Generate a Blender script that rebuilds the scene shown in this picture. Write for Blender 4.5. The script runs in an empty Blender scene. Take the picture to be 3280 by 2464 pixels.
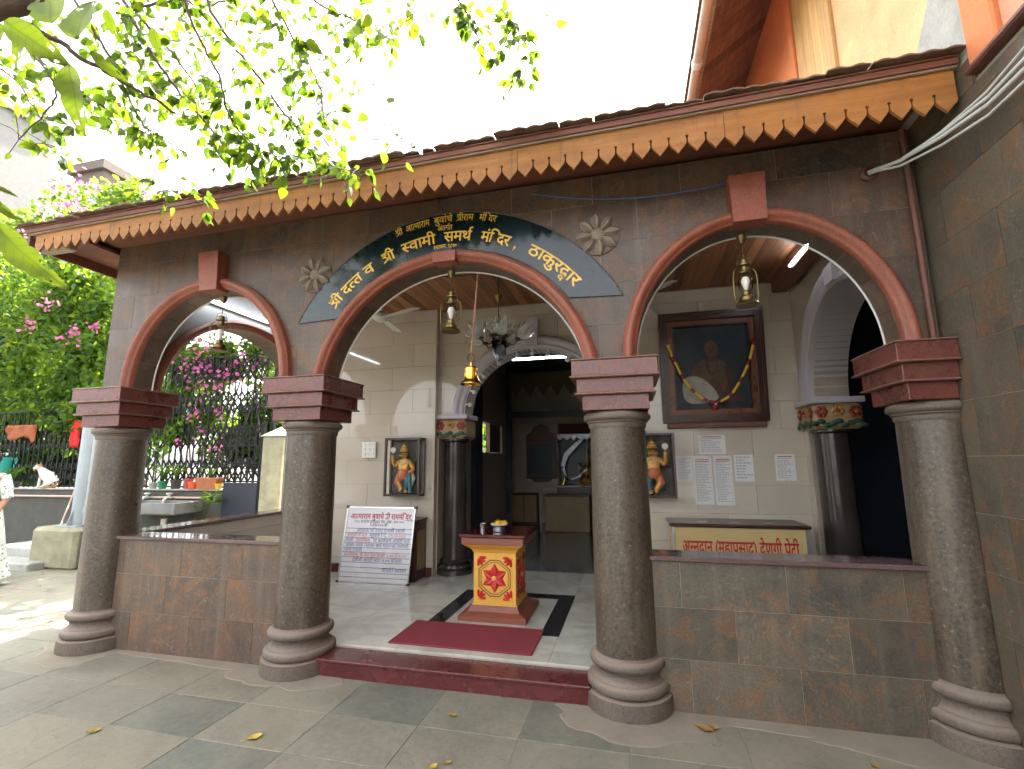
import bpy, bmesh, math, random
import numpy as np
from mathutils import Vector, Matrix

random.seed(7)
scene = bpy.context.scene
COL = scene.collection
R = math.radians

# ------------------------------------------------------------------ camera
CAM = Vector((0.0, -3.322, 1.5))
YAW, PITCH, ROLL, FPX = 0.2412, 0.1606, -0.0085, 1511.53          # solved from the photograph
fwd = Vector((-math.sin(YAW) * math.cos(PITCH), math.cos(YAW) * math.cos(PITCH), math.sin(PITCH)))
rgt0 = Vector((math.cos(YAW), math.sin(YAW), 0)); up0 = rgt0.cross(fwd)
rgt = rgt0 * math.cos(ROLL) + up0 * math.sin(ROLL); upv = -rgt0 * math.sin(ROLL) + up0 * math.cos(ROLL)
cam = bpy.data.cameras.new('camera'); camo = bpy.data.objects.new('camera', cam); COL.objects.link(camo)
camo.matrix_world = Matrix(((rgt.x, upv.x, -fwd.x, CAM.x), (rgt.y, upv.y, -fwd.y, CAM.y), (rgt.z, upv.z, -fwd.z, CAM.z), (0, 0, 0, 1)))
cam.sensor_width = 36.0; cam.lens = FPX / 3280 * 36.0
cam.clip_start = 0.05; cam.clip_end = 3000
scene.camera = camo

# ------------------------------------------------------------------ sky, sun, exposure
SUN = Vector((0.09, 0.62, 1.0)).normalized()
world = bpy.data.worlds.new('World'); scene.world = world; world.use_nodes = True
wn = world.node_tree.nodes; wl = world.node_tree.links
sky = wn.new('ShaderNodeTexSky'); sky.sky_type = 'NISHITA'; sky.sun_disc = False
sky.sun_elevation = math.asin(SUN.z); sky.sun_rotation = math.atan2(SUN.x, SUN.y)
sky.air_density = 1.0; sky.dust_density = 4.0; sky.ozone_density = 0.6
hs = wn.new('ShaderNodeHueSaturation'); hs.inputs['Saturation'].default_value = 0.14      # hazy, milky sky
wl.new(sky.outputs[0], hs.inputs['Color']); wl.new(hs.outputs[0], wn['Background'].inputs[0]); wn['Background'].inputs[1].default_value = 0.15
sl = bpy.data.lights.new('sun', 'SUN'); sl.energy = 4.0; sl.angle = R(0.55); sl.color = (1.0, 0.94, 0.84)
slo = bpy.data.objects.new('sun', sl); COL.objects.link(slo); slo.location = (0, 6, 20)
slo.rotation_euler = SUN.to_track_quat('Z', 'Y').to_euler()
scene.view_settings.view_transform = 'Standard'; scene.view_settings.look = 'None'
scene.view_settings.gamma = 1.0; scene.view_settings.use_curve_mapping = False
scene.view_settings.exposure = 3.0
scene.cycles.max_bounces = 5; scene.cycles.diffuse_bounces = 3; scene.cycles.glossy_bounces = 2
scene.cycles.transmission_bounces = 4; scene.cycles.transparent_max_bounces = 6
scene.cycles.caustics_reflective = False; scene.cycles.caustics_refractive = False
scene.cycles.sample_clamp_indirect = 6.0
scene.cycles.use_denoising = True
scene.cycles.use_adaptive_sampling = True; scene.cycles.adaptive_threshold = 0.03; scene.cycles.adaptive_min_samples = 12

# ------------------------------------------------------------------ materials
MATS = {}
def nmat(name):
    m = bpy.data.materials.new(name); m.use_nodes = True
    MATS[name] = m
    nt = m.node_tree; b = nt.nodes['Principled BSDF']
    return m, nt, b
def N(nt, t, **k):
    n = nt.nodes.new(t)
    for a, v in k.items():
        if a in ('inp',):
            for i, x in v.items(): n.inputs[i].default_value = x
        else: setattr(n, a, v)
    return n
def rgba(c): return (c[0], c[1], c[2], 1.0)
def coords(nt, scale=(1, 1, 1), jitter=0.0):
    tc = N(nt, 'ShaderNodeTexCoord'); mp = N(nt, 'ShaderNodeMapping'); mp.inputs['Scale'].default_value = scale
    if jitter:
        oi = N(nt, 'ShaderNodeObjectInfo'); mu = N(nt, 'ShaderNodeMath', operation='MULTIPLY'); mu.inputs[1].default_value = jitter
        nt.links.new(oi.outputs['Random'], mu.inputs[0])
        va = N(nt, 'ShaderNodeVectorMath', operation='ADD'); nt.links.new(tc.outputs['Object'], va.inputs[0]); nt.links.new(mu.outputs[0], va.inputs[1])
        nt.links.new(va.outputs[0], mp.inputs[0])
    else:
        nt.links.new(tc.outputs['Object'], mp.inputs[0])
    return mp.outputs[0]
def noise(nt, vec, scale, detail=4, rough=0.6, dist=0.0):
    n = N(nt, 'ShaderNodeTexNoise'); n.inputs['Scale'].default_value = scale; n.inputs['Detail'].default_value = detail
    n.inputs['Roughness'].default_value = rough; n.inputs['Distortion'].default_value = dist
    nt.links.new(vec, n.inputs['Vector']); return n.outputs['Fac']
def ramp(nt, fac, stops):
    r = N(nt, 'ShaderNodeValToRGB'); e = r.color_ramp.elements
    while len(e) < len(stops): e.new(0.5)
    for i, (p, c) in enumerate(stops):
        e[i].position = p; e[i].color = rgba(c) if not isinstance(c, (int, float)) else (c, c, c, 1)
    nt.links.new(fac, r.inputs[0]); return r.outputs[0]
def mixc(nt, fac, a, b, mode='MIX'):
    m = N(nt, 'ShaderNodeMix', data_type='RGBA', blend_type=mode)
    for sock, v in ((m.inputs[0], fac), (m.inputs[6], a), (m.inputs[7], b)):
        if isinstance(v, (int, float)): sock.default_value = v
        elif isinstance(v, tuple): sock.default_value = rgba(v)
        else: nt.links.new(v, sock)
    return m.outputs[2]
def bump(nt, b, h, strength=0.2, dist=0.01):
    n = N(nt, 'ShaderNodeBump'); n.inputs['Strength'].default_value = strength; n.inputs['Distance'].default_value = dist
    nt.links.new(h, n.inputs['Height']); nt.links.new(n.outputs[0], b.inputs['Normal'])
def objrand(nt, col, amt):
    oi = N(nt, 'ShaderNodeObjectInfo'); mr = N(nt, 'ShaderNodeMapRange'); mr.inputs[3].default_value = 1 - amt; mr.inputs[4].default_value = 1 + amt
    nt.links.new(oi.outputs['Random'], mr.inputs[0])
    v = N(nt, 'ShaderNodeVectorMath', operation='SCALE'); nt.links.new(mr.outputs[0], v.inputs['Scale'])
    if isinstance(col, tuple): v.inputs[0].default_value = col
    else: nt.links.new(col, v.inputs[0])
    return v.outputs[0]

def simple(name, c, rough=0.6, metal=0.0, var=0.18, scale=6, bmp=0.0, orand=0.0, spec=0.5, stretch=(1, 1, 1), fine=60):
    m, nt, b = nmat(name)
    vec = coords(nt, stretch, 3.0 if orand else 0)
    n1 = noise(nt, vec, scale, 4); n2 = noise(nt, vec, fine, 2)
    lo = tuple(x * (1 - var) for x in c); hi = tuple(min(1, x * (1 + var)) for x in c)
    col = ramp(nt, n1, [(0.3, lo), (0.7, hi)])
    col = mixc(nt, 0.35, col, ramp(nt, n2, [(0.3, lo), (0.7, hi)]))
    if orand: col = objrand(nt, col, orand)
    nt.links.new(col, b.inputs['Base Color'])
    b.inputs['Roughness'].default_value = rough; b.inputs['Metallic'].default_value = metal
    b.inputs['Specular IOR Level'].default_value = spec
    rr = ramp(nt, n1, [(0.2, max(0, rough - .08)), (0.8, min(1, rough + .08))]); nt.links.new(rr, b.inputs['Roughness'])
    if bmp: bump(nt, b, n2, bmp, 0.004)
    return m

def updust(nt, col, dcol, amt):
    """dust lying on upward faces"""
    gm = N(nt, 'ShaderNodeNewGeometry'); sp = N(nt, 'ShaderNodeSeparateXYZ'); nt.links.new(gm.outputs['Normal'], sp.inputs[0])
    f = ramp(nt, sp.outputs[2], [(0.35, 0.0), (0.95, amt)])
    return mixc(nt, f, col, dcol)
def brown_tile(name, pal):
    m, nt, b = nmat(name)
    vec = coords(nt, (1, 1, 1), 3.5)
    big = noise(nt, vec, 2.0, 4, .6, .5); mid = noise(nt, vec, 5.0, 5, .70, 1.0); fine = noise(nt, vec, 80, 2)
    col = ramp(nt, big, list(zip((0.28, 0.42, 0.55, 0.72), pal)))
    rust = ramp(nt, mid, [(0.51, 0.0), (0.61, 0.75), (0.66, 0.30), (0.76, 0.0)])
    col = mixc(nt, rust, col, (0.19, 0.082, 0.034))
    dk = noise(nt, vec, 3.1, 4, .65, .8)
    col = mixc(nt, ramp(nt, dk, [(0.54, 0.0), (0.66, 0.45)]), col, (0.032, 0.033, 0.036))
    vein = noise(nt, vec, 1.6, 4, .6, 1.6)
    vm = ramp(nt, vein, [(0.496, 0.0), (0.500, 0.38), (0.504, 0.0)])
    col = mixc(nt, vm, col, (0.33, 0.27, 0.19))
    drip = noise(nt, coords(nt, (14, 14, .7)), 1.0, 3, .6)
    col = mixc(nt, ramp(nt, drip, [(0.50, 0.0), (0.78, 0.40)]), col, (0.18, 0.165, 0.135))
    col = mixc(nt, 0.22, col, ramp(nt, fine, [(0.3, (0.025, 0.022, 0.018)), (0.7, (0.2, 0.165, 0.13))]))
    col = objrand(nt, col, 0.13)
    nt.links.new(col, b.inputs['Base Color'])
    nt.links.new(ramp(nt, mid, [(0.3, 0.30), (0.7, 0.55)]), b.inputs['Roughness'])
    b.inputs['Specular IOR Level'].default_value = 0.4
    return m
def granite(name, base, dark, light, rough=0.45, s1=150, stain=None, dust=0.0):
    m, nt, b = nmat(name)
    vec = coords(nt)
    a = noise(nt, vec, s1, 3, .7); c = noise(nt, vec, s1 * .45, 3, .7); big = noise(nt, vec, 4, 4)
    col = ramp(nt, a, [(0.38, dark), (0.5, base), (0.62, base), (0.70, light)])
    col = mixc(nt, ramp(nt, c, [(0.56, 0.0), (0.66, 0.75)]), col, dark)
    col = mixc(nt, 0.5, col, ramp(nt, big, [(0.3, tuple(x * .6 for x in base)), (0.7, tuple(x * 1.25 for x in base))]))
    if stain:
        sv = noise(nt, coords(nt, (9, 9, 1.2)), 1.5, 4)
        col = mixc(nt, ramp(nt, sv, [(0.5, 0.0), (0.75, 0.5)]), col, stain)
    if dust: col = updust(nt, col, (0.30, 0.235, 0.18), dust)
    nt.links.new(col, b.inputs['Base Color']); nt.links.new(ramp(nt, big, [(0.2, rough - .1), (0.8, rough + .12)]), b.inputs['Roughness'])
    return m
def marble():
    m, nt, b = nmat('marble_slab')
    vec = coords(nt, (1, 1, 1), 7.0)
    n1 = noise(nt, vec, 2.2, 6, .6, 1.4); n2 = noise(nt, vec, 9, 5, .6, .8)
    col = ramp(nt, n1, [(0.3, (0.36, 0.36, 0.31)), (0.5, (0.47, 0.46, 0.40)), (0.7, (0.54, 0.53, 0.47))])
    col = mixc(nt, ramp(nt, n2, [(0.58, 0.0), (0.70, 0.35)]), col, (0.38, 0.31, 0.19))
    col = objrand(nt, col, 0.10)
    nt.links.new(col, b.inputs['Base Color']); nt.links.new(ramp(nt, n2, [(0.2, 0.10), (0.8, 0.24)]), b.inputs['Roughness'])
    return m
def flagstone():
    m, nt, b = nmat('flagstone')
    vec = coords(nt, (1, 1, 1), 5.0)
    oi = N(nt, 'ShaderNodeObjectInfo')
    base = ramp(nt, oi.outputs['Random'], [(0.0, (0.115, 0.130, 0.112)), (0.18, (0.140, 0.150, 0.126)), (0.26, (0.205, 0.195, 0.150)), (0.6, (0.190, 0.186, 0.148)), (0.85, (0.235, 0.212, 0.158)), (1.0, (0.20, 0.19, 0.15))])
    n1 = noise(nt, vec, 2.0, 6, .6, .4); n2 = noise(nt, vec, 24, 4)
    col = mixc(nt, 0.55, base, ramp(nt, n1, [(0.3, (0.55, 0.55, 0.55)), (0.7, (1.35, 1.3, 1.2))]), 'MULTIPLY')
    col = mixc(nt, 0.25, col, ramp(nt, n2, [(0.3, (0.09, 0.085, 0.07)), (0.7, (0.30, 0.27, 0.21))]))
    dust = noise(nt, coords(nt), 1.1, 5, .6, .5)
    col = mixc(nt, ramp(nt, dust, [(0.42, 0.03), (0.68, 0.65)]), col, (0.275, 0.245, 0.182))
    cr = noise(nt, vec, 2.2, 5, .65, 1.2); col = mixc(nt, ramp(nt, cr, [(0.497, 0.0), (0.500, 0.5), (0.503, 0.0)]), col, (0.06, 0.055, 0.045))
    gr_ = noise(nt, coords(nt), 120, 1); col = mixc(nt, ramp(nt, gr_, [(0.66, 0.0), (0.72, 0.6)]), col, (0.08, 0.07, 0.055))
    nt.links.new(col, b.inputs['Base Color']); b.inputs['Roughness'].default_value = 0.72
    nt.links.new(ramp(nt, n1, [(0.3, 0.5), (0.7, 0.8)]), b.inputs['Roughness'])
    bump(nt, b, n2, 0.25, 0.004)
    return m
def wood(name, lo, hi, along='x', rough=0.55, orand=0.2, streak=30):
    m, nt, b = nmat(name)
    st = {'x': (1.2, streak, streak), 'y': (streak, 1.2, streak), 'z': (streak, streak, 1.2)}[along]
    vec = coords(nt, st, 4.0)
    n1 = noise(nt, vec, 1.0, 5, .65, .6); n2 = noise(nt, coords(nt), 3.0, 4)
    col = ramp(nt, n1, [(0.3, lo), (0.7, hi)])
    col = mixc(nt, ramp(nt, n2, [(0.45, 0.0), (0.75, 0.45)]), col, tuple(x * .7 for x in lo))
    if orand: col = objrand(nt, col, orand)
    nt.links.new(col, b.inputs['Base Color']); b.inputs['Roughness'].default_value = rough
    return m
def leaf_mat(name, refl, trans, mix=0.55, orand=0.3, veins=False):
    m, nt, b = nmat(name)
    out = nt.nodes['Material Output']
    tc = coords(nt); 
    gi = N(nt, 'ShaderNodeNewGeometry')
    rp = gi.outputs['Random Per Island']
    tr = N(nt, 'ShaderNodeBsdfTranslucent')
    c2 = ramp(nt, rp, [(0.0, tuple(x * .55 for x in trans)), (0.5, trans), (1.0, (min(1, trans[0] * 1.5), min(1, trans[1] * 1.15), trans[2] * .6))])
    c1 = ramp(nt, rp, [(0.0, tuple(x * .6 for x in refl)), (1.0, tuple(x * 1.4 for x in refl))])
    if orand: c2 = objrand(nt, c2, orand)
    if veins:                                   # midrib and side veins in the leaf's own coordinates, plus brown blotches
        tcn = N(nt, 'ShaderNodeTexCoord'); sx = N(nt, 'ShaderNodeSeparateXYZ'); nt.links.new(tcn.outputs['Object'], sx.inputs[0])
        ab = N(nt, 'ShaderNodeMath', operation='ABSOLUTE'); nt.links.new(sx.outputs[0], ab.inputs[0])
        mid = ramp(nt, ab.outputs[0], [(0.004, 1.0), (0.016, 0.0)])
        ml = N(nt, 'ShaderNodeMath', operation='MULTIPLY'); ml.inputs[1].default_value = -0.55; nt.links.new(ab.outputs[0], ml.inputs[0])
        ad = N(nt, 'ShaderNodeMath', operation='ADD'); nt.links.new(sx.outputs[1], ad.inputs[0]); nt.links.new(ml.outputs[0], ad.inputs[1])
        m9 = N(nt, 'ShaderNodeMath', operation='MULTIPLY'); m9.inputs[1].default_value = 9.0; nt.links.new(ad.outputs[0], m9.inputs[0])
        fr = N(nt, 'ShaderNodeMath', operation='PINGPONG'); fr.inputs[1].default_value = 0.5; nt.links.new(m9.outputs[0], fr.inputs[0])
        sv = ramp(nt, fr.outputs[0], [(0.02, 0.55), (0.10, 0.0)])
        vv = N(nt, 'ShaderNodeMath', operation='MAXIMUM'); nt.links.new(mid, vv.inputs[0]); nt.links.new(sv, vv.inputs[1])
        c2 = mixc(nt, vv.outputs[0], c2, (trans[0] * .55, trans[1] * .5, trans[2]))
        bl = noise(nt, tcn.outputs['Object'], 7, 3); c2 = mixc(nt, ramp(nt, bl, [(0.62, 0.0), (0.70, 0.6)]), c2, (trans[0] * .9, trans[1] * .35, 0.002))
    nt.links.new(c2, tr.inputs[0]); nt.links.new(c1, b.inputs['Base Color'])
    b.inputs['Roughness'].default_value = 0.45; b.inputs['Specular IOR Level'].default_value = 0.3
    ms = N(nt, 'ShaderNodeMixShader'); ms.inputs[0].default_value = mix
    nt.links.new(b.outputs[0], ms.inputs[1]); nt.links.new(tr.outputs[0], ms.inputs[2]); nt.links.new(ms.outputs[0], out.inputs[0])
    return m
def glass(name, tint=(1, 1, 1), gloss=0.12, rough=0.02):
    m, nt, b = nmat(name); out = nt.nodes['Material Output']
    tr = N(nt, 'ShaderNodeBsdfTransparent'); tr.inputs[0].default_value = rgba(tint)
    gl = N(nt, 'ShaderNodeBsdfGlossy'); gl.inputs['Roughness'].default_value = rough
    lw = N(nt, 'ShaderNodeLayerWeight'); lw.inputs[0].default_value = gloss
    ms = N(nt, 'ShaderNodeMixShader'); nt.links.new(lw.outputs['Fresnel'], ms.inputs[0])
    nt.links.new(tr.outputs[0], ms.inputs[1]); nt.links.new(gl.outputs[0], ms.inputs[2]); nt.links.new(ms.outputs[0], out.inputs[0])
    return m
def emis(name, c, s):
    m, nt, b = nmat(name)
    b.inputs['Base Color'].default_value = (0.8, 0.8, 0.8, 1); b.inputs['Emission Color'].default_value = rgba(c); b.inputs['Emission Strength'].default_value = s
    return m

brown_tile('brown_tile', [(.040, .033, .032), (.076, .050, .038), (.108, .064, .042), (.092, .070, .054)])
brown_tile('olive_tile', [(.040, .043, .038), (.080, .071, .053), (.104, .082, .056), (.100, .093, .070)])
marble(); flagstone()
granite('column_granite', (0.082, 0.063, 0.046), (0.008, 0.007, 0.007), (0.38, 0.30, 0.21), 0.34, 50, stain=(0.17, 0.125, 0.085))
granite('base_granite', (0.130, 0.100, 0.080), (0.055, 0.043, 0.036), (0.26, 0.22, 0.19), 0.6, 80, dust=.65)
granite('capital_granite', (0.145, 0.041, 0.030), (0.022, 0.014, 0.013), (0.30, 0.13, 0.10), 0.28, 62)
granite('step_granite', (0.110, 0.023, 0.024), (0.05, 0.014, 0.016), (0.22, 0.065, 0.06), 0.25, 80)
granite('red_moulding', (0.27, 0.078, 0.043), (0.14, 0.040, 0.027), (0.37, 0.15, 0.10), 0.5, 70, stain=(0.15, 0.06, 0.045), dust=.5)
granite('dark_granite', (0.045, 0.036, 0.034), (0.012, 0.011, 0.012), (0.10, 0.08, 0.07), 0.15, 150)
granite('coping_granite', (0.12, 0.075, 0.075), (0.05, 0.035, 0.035), (0.22, 0.16, 0.15), 0.10, 120)
simple('grout', (0.30, 0.27, 0.21), 0.9)
simple('cream_tile', (0.52, 0.46, 0.38), 0.05, var=0.06, scale=2.0, orand=0.05)
simple('cream_grout', (0.34, 0.29, 0.24), 0.9)
simple('white_wall', (0.33, 0.335, 0.34), 0.8, var=0.06)
simple('rosette_stone', (0.225, 0.185, 0.145), 0.85, var=0.25, scale=12, bmp=0.3)
def fascia_mat():
    m, nt, b = nmat('fascia_wood')
    n1 = noise(nt, coords(nt, (1.2, 18, 18), 4.0), 1.0, 4, .65, .6); n2 = noise(nt, coords(nt), 5.0, 4); dr = noise(nt, coords(nt, (22, 22, 1.2)), 1.0, 3, .6); sp = noise(nt, coords(nt), 38, 2)
    col = ramp(nt, n1, [(0.3, (0.23, 0.088, 0.020)), (0.55, (0.33, 0.138, 0.029)), (0.75, (0.39, 0.188, 0.052))])
    col = mixc(nt, ramp(nt, n2, [(0.48, 0.0), (0.72, 0.55)]), col, (0.19, 0.088, 0.032))
    col = mixc(nt, ramp(nt, dr, [(0.58, 0.0), (0.72, 0.55)]), col, (0.12, 0.062, 0.030))
    col = mixc(nt, ramp(nt, sp, [(0.66, 0.0), (0.74, 0.6)]), col, (0.10, 0.055, 0.03))
    col = objrand(nt, col, 0.14); nt.links.new(col, b.inputs['Base Color']); b.inputs['Roughness'].default_value = 0.62
fascia_mat()
wood('eave_wood', (0.12, 0.045, 0.030), (0.21, 0.085, 0.050), 'x', 0.6, 0.15)
wood('ceiling_wood', (0.20, 0.072, 0.032), (0.40, 0.175, 0.075), 'y', 0.5, 0.45)
wood('soffit_wood', (0.14, 0.065, 0.045), (0.27, 0.15, 0.11), 'y', 0.6, 0.3)
wood('weathered_wood', (0.20, 0.15, 0.11), (0.42, 0.35, 0.28), 'x', 0.8, 0.15)
wood('dark_wood', (0.028, 0.010, 0.010), (0.070, 0.024, 0.018), 'z', 0.28, 0.1)
wood('shutter_wood', (0.52, 0.30, 0.10), (0.70, 0.46, 0.20), 'z', 0.7, 0.15)
simple('roof_clay', (0.165, 0.100, 0.070), 0.9, var=0.45, scale=9, orand=0.25, bmp=0.4)
simple('orange_plaster', (0.58, 0.19, 0.07), 0.85, var=0.18, scale=3, bmp=0.2)
simple('yellow_plaster', (0.66, 0.43, 0.22), 0.85, var=0.26, scale=3.5, bmp=0.25)
simple('pink_plaster', (0.60, 0.27, 0.16), 0.85, var=0.18, scale=3, bmp=0.2)
simple('cement', (0.36, 0.36, 0.33), 0.9, var=0.25, scale=7, bmp=0.35)
simple('cement_dark', (0.085, 0.083, 0.070), 0.9, var=0.3, scale=4, bmp=0.35)
simple('plaster_yellowish', (0.30, 0.285, 0.19), 0.9, var=0.4, scale=5, bmp=0.35)
simple('gutter_pvc', (0.50, 0.36, 0.28), 0.5)
simple('sign_board', (0.008, 0.018, 0.022), 0.14, var=0.3, scale=4)
simple('gold_letter', (0.80, 0.50, 0.06), 0.4, var=0.08)
simple('letter_red', (0.42, 0.012, 0.02), 0.5, var=0.05)
simple('letter_black', (0.02, 0.02, 0.025), 0.5)
simple('ink_blue', (0.10, 0.12, 0.30), 0.5)
simple('ink_red', (0.48, 0.10, 0.12), 0.5)
simple('ink_line', (0.012, 0.012, 0.015), 0.4)
simple('paper', (0.66, 0.66, 0.66), 0.8, var=0.03, orand=0.04)
simple('board_white', (0.62, 0.61, 0.64), 0.25, var=0.03)
simple('aluminium', (0.55, 0.55, 0.54), 0.35, 0.9)
simple('steel', (0.60, 0.60, 0.60), 0.18, 1.0, var=0.1)
simple('black_plastic', (0.012, 0.012, 0.013), 0.4)
simple('black_iron', (0.006, 0.006, 0.007), 0.6, var=0.3, spec=0.25)
simple('brass_old', (0.17, 0.125, 0.048), 0.34, 0.85, var=0.3, scale=25)
simple('brass_bright', (0.78, 0.50, 0.10), 0.16, 1.0, var=0.15, scale=12)
simple('iron_rust', (0.13, 0.065, 0.045), 0.7, 0.3)
simple('rope', (0.34, 0.17, 0.12), 0.9)
simple('white_plastic', (0.70, 0.70, 0.68), 0.4, var=0.05)
simple('cable_grey', (0.46, 0.47, 0.45), 0.5)
simple('cable_dark', (0.03, 0.03, 0.035), 0.5)
simple('cable_blue', (0.03, 0.09, 0.24), 0.5)
simple('podium_yellow', (0.62, 0.33, 0.05), 0.45, var=0.12)
simple('podium_brown', (0.20, 0.060, 0.038), 0.4, var=0.2)
simple('podium_red', (0.46, 0.018, 0.024), 0.4, var=0.2)
simple('podium_groove', (0.17, 0.085, 0.02), 0.6)
granite('nosing_granite', (0.205, 0.095, 0.070), (0.10, 0.045, 0.035), (0.32, 0.18, 0.14), 0.4, 70, dust=.6); simple('print_grey', (0.22, 0.22, 0.24), 0.7)
simple('conduit_paint', (0.13, 0.052, 0.038), 0.6, var=0.25); simple('steel_dull', (0.28, 0.28, 0.27), 0.45, 0.7, var=0.25)
simple('polished_red', (0.085, 0.014, 0.012), 0.08, var=0.15)
simple('marigold', (0.80, 0.52, 0.02), 0.7, var=0.25, scale=40)
simple('carpet_red', (0.19, 0.020, 0.030), 0.95, var=0.15, scale=30, bmp=0.5)
simple('inlay_black', (0.022, 0.020, 0.024), 0.22, var=0.4)
simple('lavender_paint', (0.46, 0.42, 0.47), 0.4, var=0.08)
simple('flower_red', (0.22, 0.02, 0.02), 0.5); simple('flower_yellow', (0.34, 0.17, 0.03), 0.5)
simple('leaf_paint', (0.02, 0.07, 0.04), 0.5); simple('capital_cream', (0.33, 0.23, 0.12), 0.5, var=0.3)
simple('statue_gold', (0.62, 0.33, 0.07), 0.4, 0.25, var=0.2, scale=30)
simple('statue_orange', (0.50, 0.14, 0.05), 0.5); simple('statue_blue', (0.02, 0.11, 0.14), 0.5); simple('statue_white', (0.7, 0.68, 0.62), 0.5)
simple('canvas_dark', (0.010, 0.022, 0.036), 0.5, var=0.5, scale=3)
simple('paint_skin', (0.125, 0.055, 0.026), 0.5, var=0.35, scale=14); simple('paint_skin_dark', (0.07, 0.030, 0.016), 0.5, var=0.3, scale=14)
simple('paint_cloth_glare', (0.42, 0.40, 0.34), 0.5, var=0.3, scale=9); simple('gilt', (0.15, 0.055, 0.022), 0.3, 0.2)
simple('garland_yellow', (0.72, 0.46, 0.03), 0.5, var=0.1); simple('garland_red', (0.26, 0.012, 0.02), 0.4, var=0.3, scale=40)
simple('box_yellow', (0.50, 0.37, 0.16), 0.4, var=0.08)
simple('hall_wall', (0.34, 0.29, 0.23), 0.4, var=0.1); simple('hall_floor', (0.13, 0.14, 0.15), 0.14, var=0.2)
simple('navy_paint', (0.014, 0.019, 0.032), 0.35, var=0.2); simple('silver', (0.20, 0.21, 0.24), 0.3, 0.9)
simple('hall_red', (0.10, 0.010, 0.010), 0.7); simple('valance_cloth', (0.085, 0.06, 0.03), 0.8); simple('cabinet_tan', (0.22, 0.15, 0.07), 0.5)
simple('pipe_paint', (0.33, 0.37, 0.39), 0.45, var=0.12, bmp=0.1)
simple('terracotta', (0.40, 0.14, 0.06), 0.8, var=0.2); simple('pot_orange', (0.75, 0.13, 0.03), 0.5); simple('pot_red', (0.35, 0.06, 0.06), 0.6); simple('pot_yellow', (0.70, 0.48, 0.03), 0.5)
simple('pot_dark', (0.05, 0.045, 0.04), 0.7); simple('pot_green', (0.02, 0.20, 0.10), 0.5); simple('soil', (0.05, 0.035, 0.025), 0.95)
simple('cloth_red', (0.62, 0.015, 0.015), 0.8, var=0.2); simple('cloth_brown', (0.33, 0.10, 0.04), 0.9, var=0.25); simple('teal_plastic', (0.01, 0.30, 0.26), 0.4)
simple('cat_white', (0.70, 0.66, 0.60), 0.9, var=0.08); simple('cat_ginger', (0.40, 0.19, 0.07), 0.9, var=0.25, scale=30); simple('cat_dark', (0.02, 0.015, 0.012), 0.3); simple('cat_pink', (0.55, 0.25, 0.22), 0.6)
simple('skin_tone', (0.30, 0.15, 0.085), 0.55, var=0.1); simple('hair_black', (0.015, 0.012, 0.010), 0.5)
simple('bark', (0.085, 0.060, 0.045), 0.9, var=0.4, scale=20, bmp=0.6)
simple('tower_paint', (0.82, 0.81, 0.80), 0.8, var=0.03); simple('tower_glass', (0.50, 0.53, 0.56), 0.5); simple('house_grey', (0.22, 0.215, 0.20), 0.85, var=0.15); simple('house_brown', (0.16, 0.13, 0.11), 0.85, var=0.15)
simple('dead_leaf', (0.42, 0.30, 0.05), 0.7, var=0.4, scale=25, orand=0.3); simple('dry_leaf', (0.26, 0.15, 0.05), 0.8, var=0.3)
simple('wax_white', (0.66, 0.62, 0.58), 0.5); simple('crystal_base', (0.10, 0.08, 0.06), 0.3, 0.8)
leaf_mat('leaf_big', (0.050, 0.085, 0.012), (0.075, 0.112, 0.004), 0.45, 0.2, True)
leaf_mat('leaf_small', (0.034, 0.080, 0.018), (0.21, 0.36, 0.020), 0.60, 0.65)
leaf_mat('leaf_shrub', (0.045, 0.110, 0.026), (0.27, 0.44, 0.035), 0.50, 0.0)
leaf_mat('leaf_dark', (0.028, 0.070, 0.022), (0.09, 0.20, 0.03), 0.35, 0.0)
leaf_mat('bract_pink', (0.58, 0.12, 0.38), (0.80, 0.22, 0.52), 0.45, 0.0)
glass('clear_glass', (1, 1, 1), 0.10); glass('picture_glass', (0.95, 0.95, 0.95), 0.08); glass('smoke_glass', (0.8, 0.8, 0.8), 0.35, 0.08)
def frosted():
    m, nt, b = nmat('frosted_glass'); out = nt.nodes['Material Output']
    tr = N(nt, 'ShaderNodeBsdfTransparent'); b.inputs['Base Color'].default_value = (0.62, 0.62, 0.60, 1); b.inputs['Roughness'].default_value = 0.12
    ms = N(nt, 'ShaderNodeMixShader'); ms.inputs[0].default_value = 0.5
    nt.links.new(tr.outputs[0], ms.inputs[1]); nt.links.new(b.outputs[0], ms.inputs[2]); nt.links.new(ms.outputs[0], out.inputs[0])
frosted()
emis('tube_light', (0.86, 0.94, 1.0), 4.0); emis('tube_dim', (0.86, 0.94, 1.0), 9.0)
def sari():
    m, nt, b = nmat('sari_cloth')
    v = N(nt, 'ShaderNodeTexVoronoi'); v.inputs['Scale'].default_value = 22; nt.links.new(coords(nt), v.inputs['Vector'])
    n1 = noise(nt, coords(nt), 9, 3)
    col = ramp(nt, v.outputs['Distance'], [(0.18, (0.16, 0.19, 0.17)), (0.32, (0.60, 0.62, 0.58)), (0.7, (0.66, 0.66, 0.62))])
    col = mixc(nt, ramp(nt, n1, [(0.45, 0.0), (0.6, 0.45)]), col, (0.33, 0.38, 0.36))
    nt.links.new(col, b.inputs['Base Color']); b.inputs['Roughness'].default_value = 0.8
sari()

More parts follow.
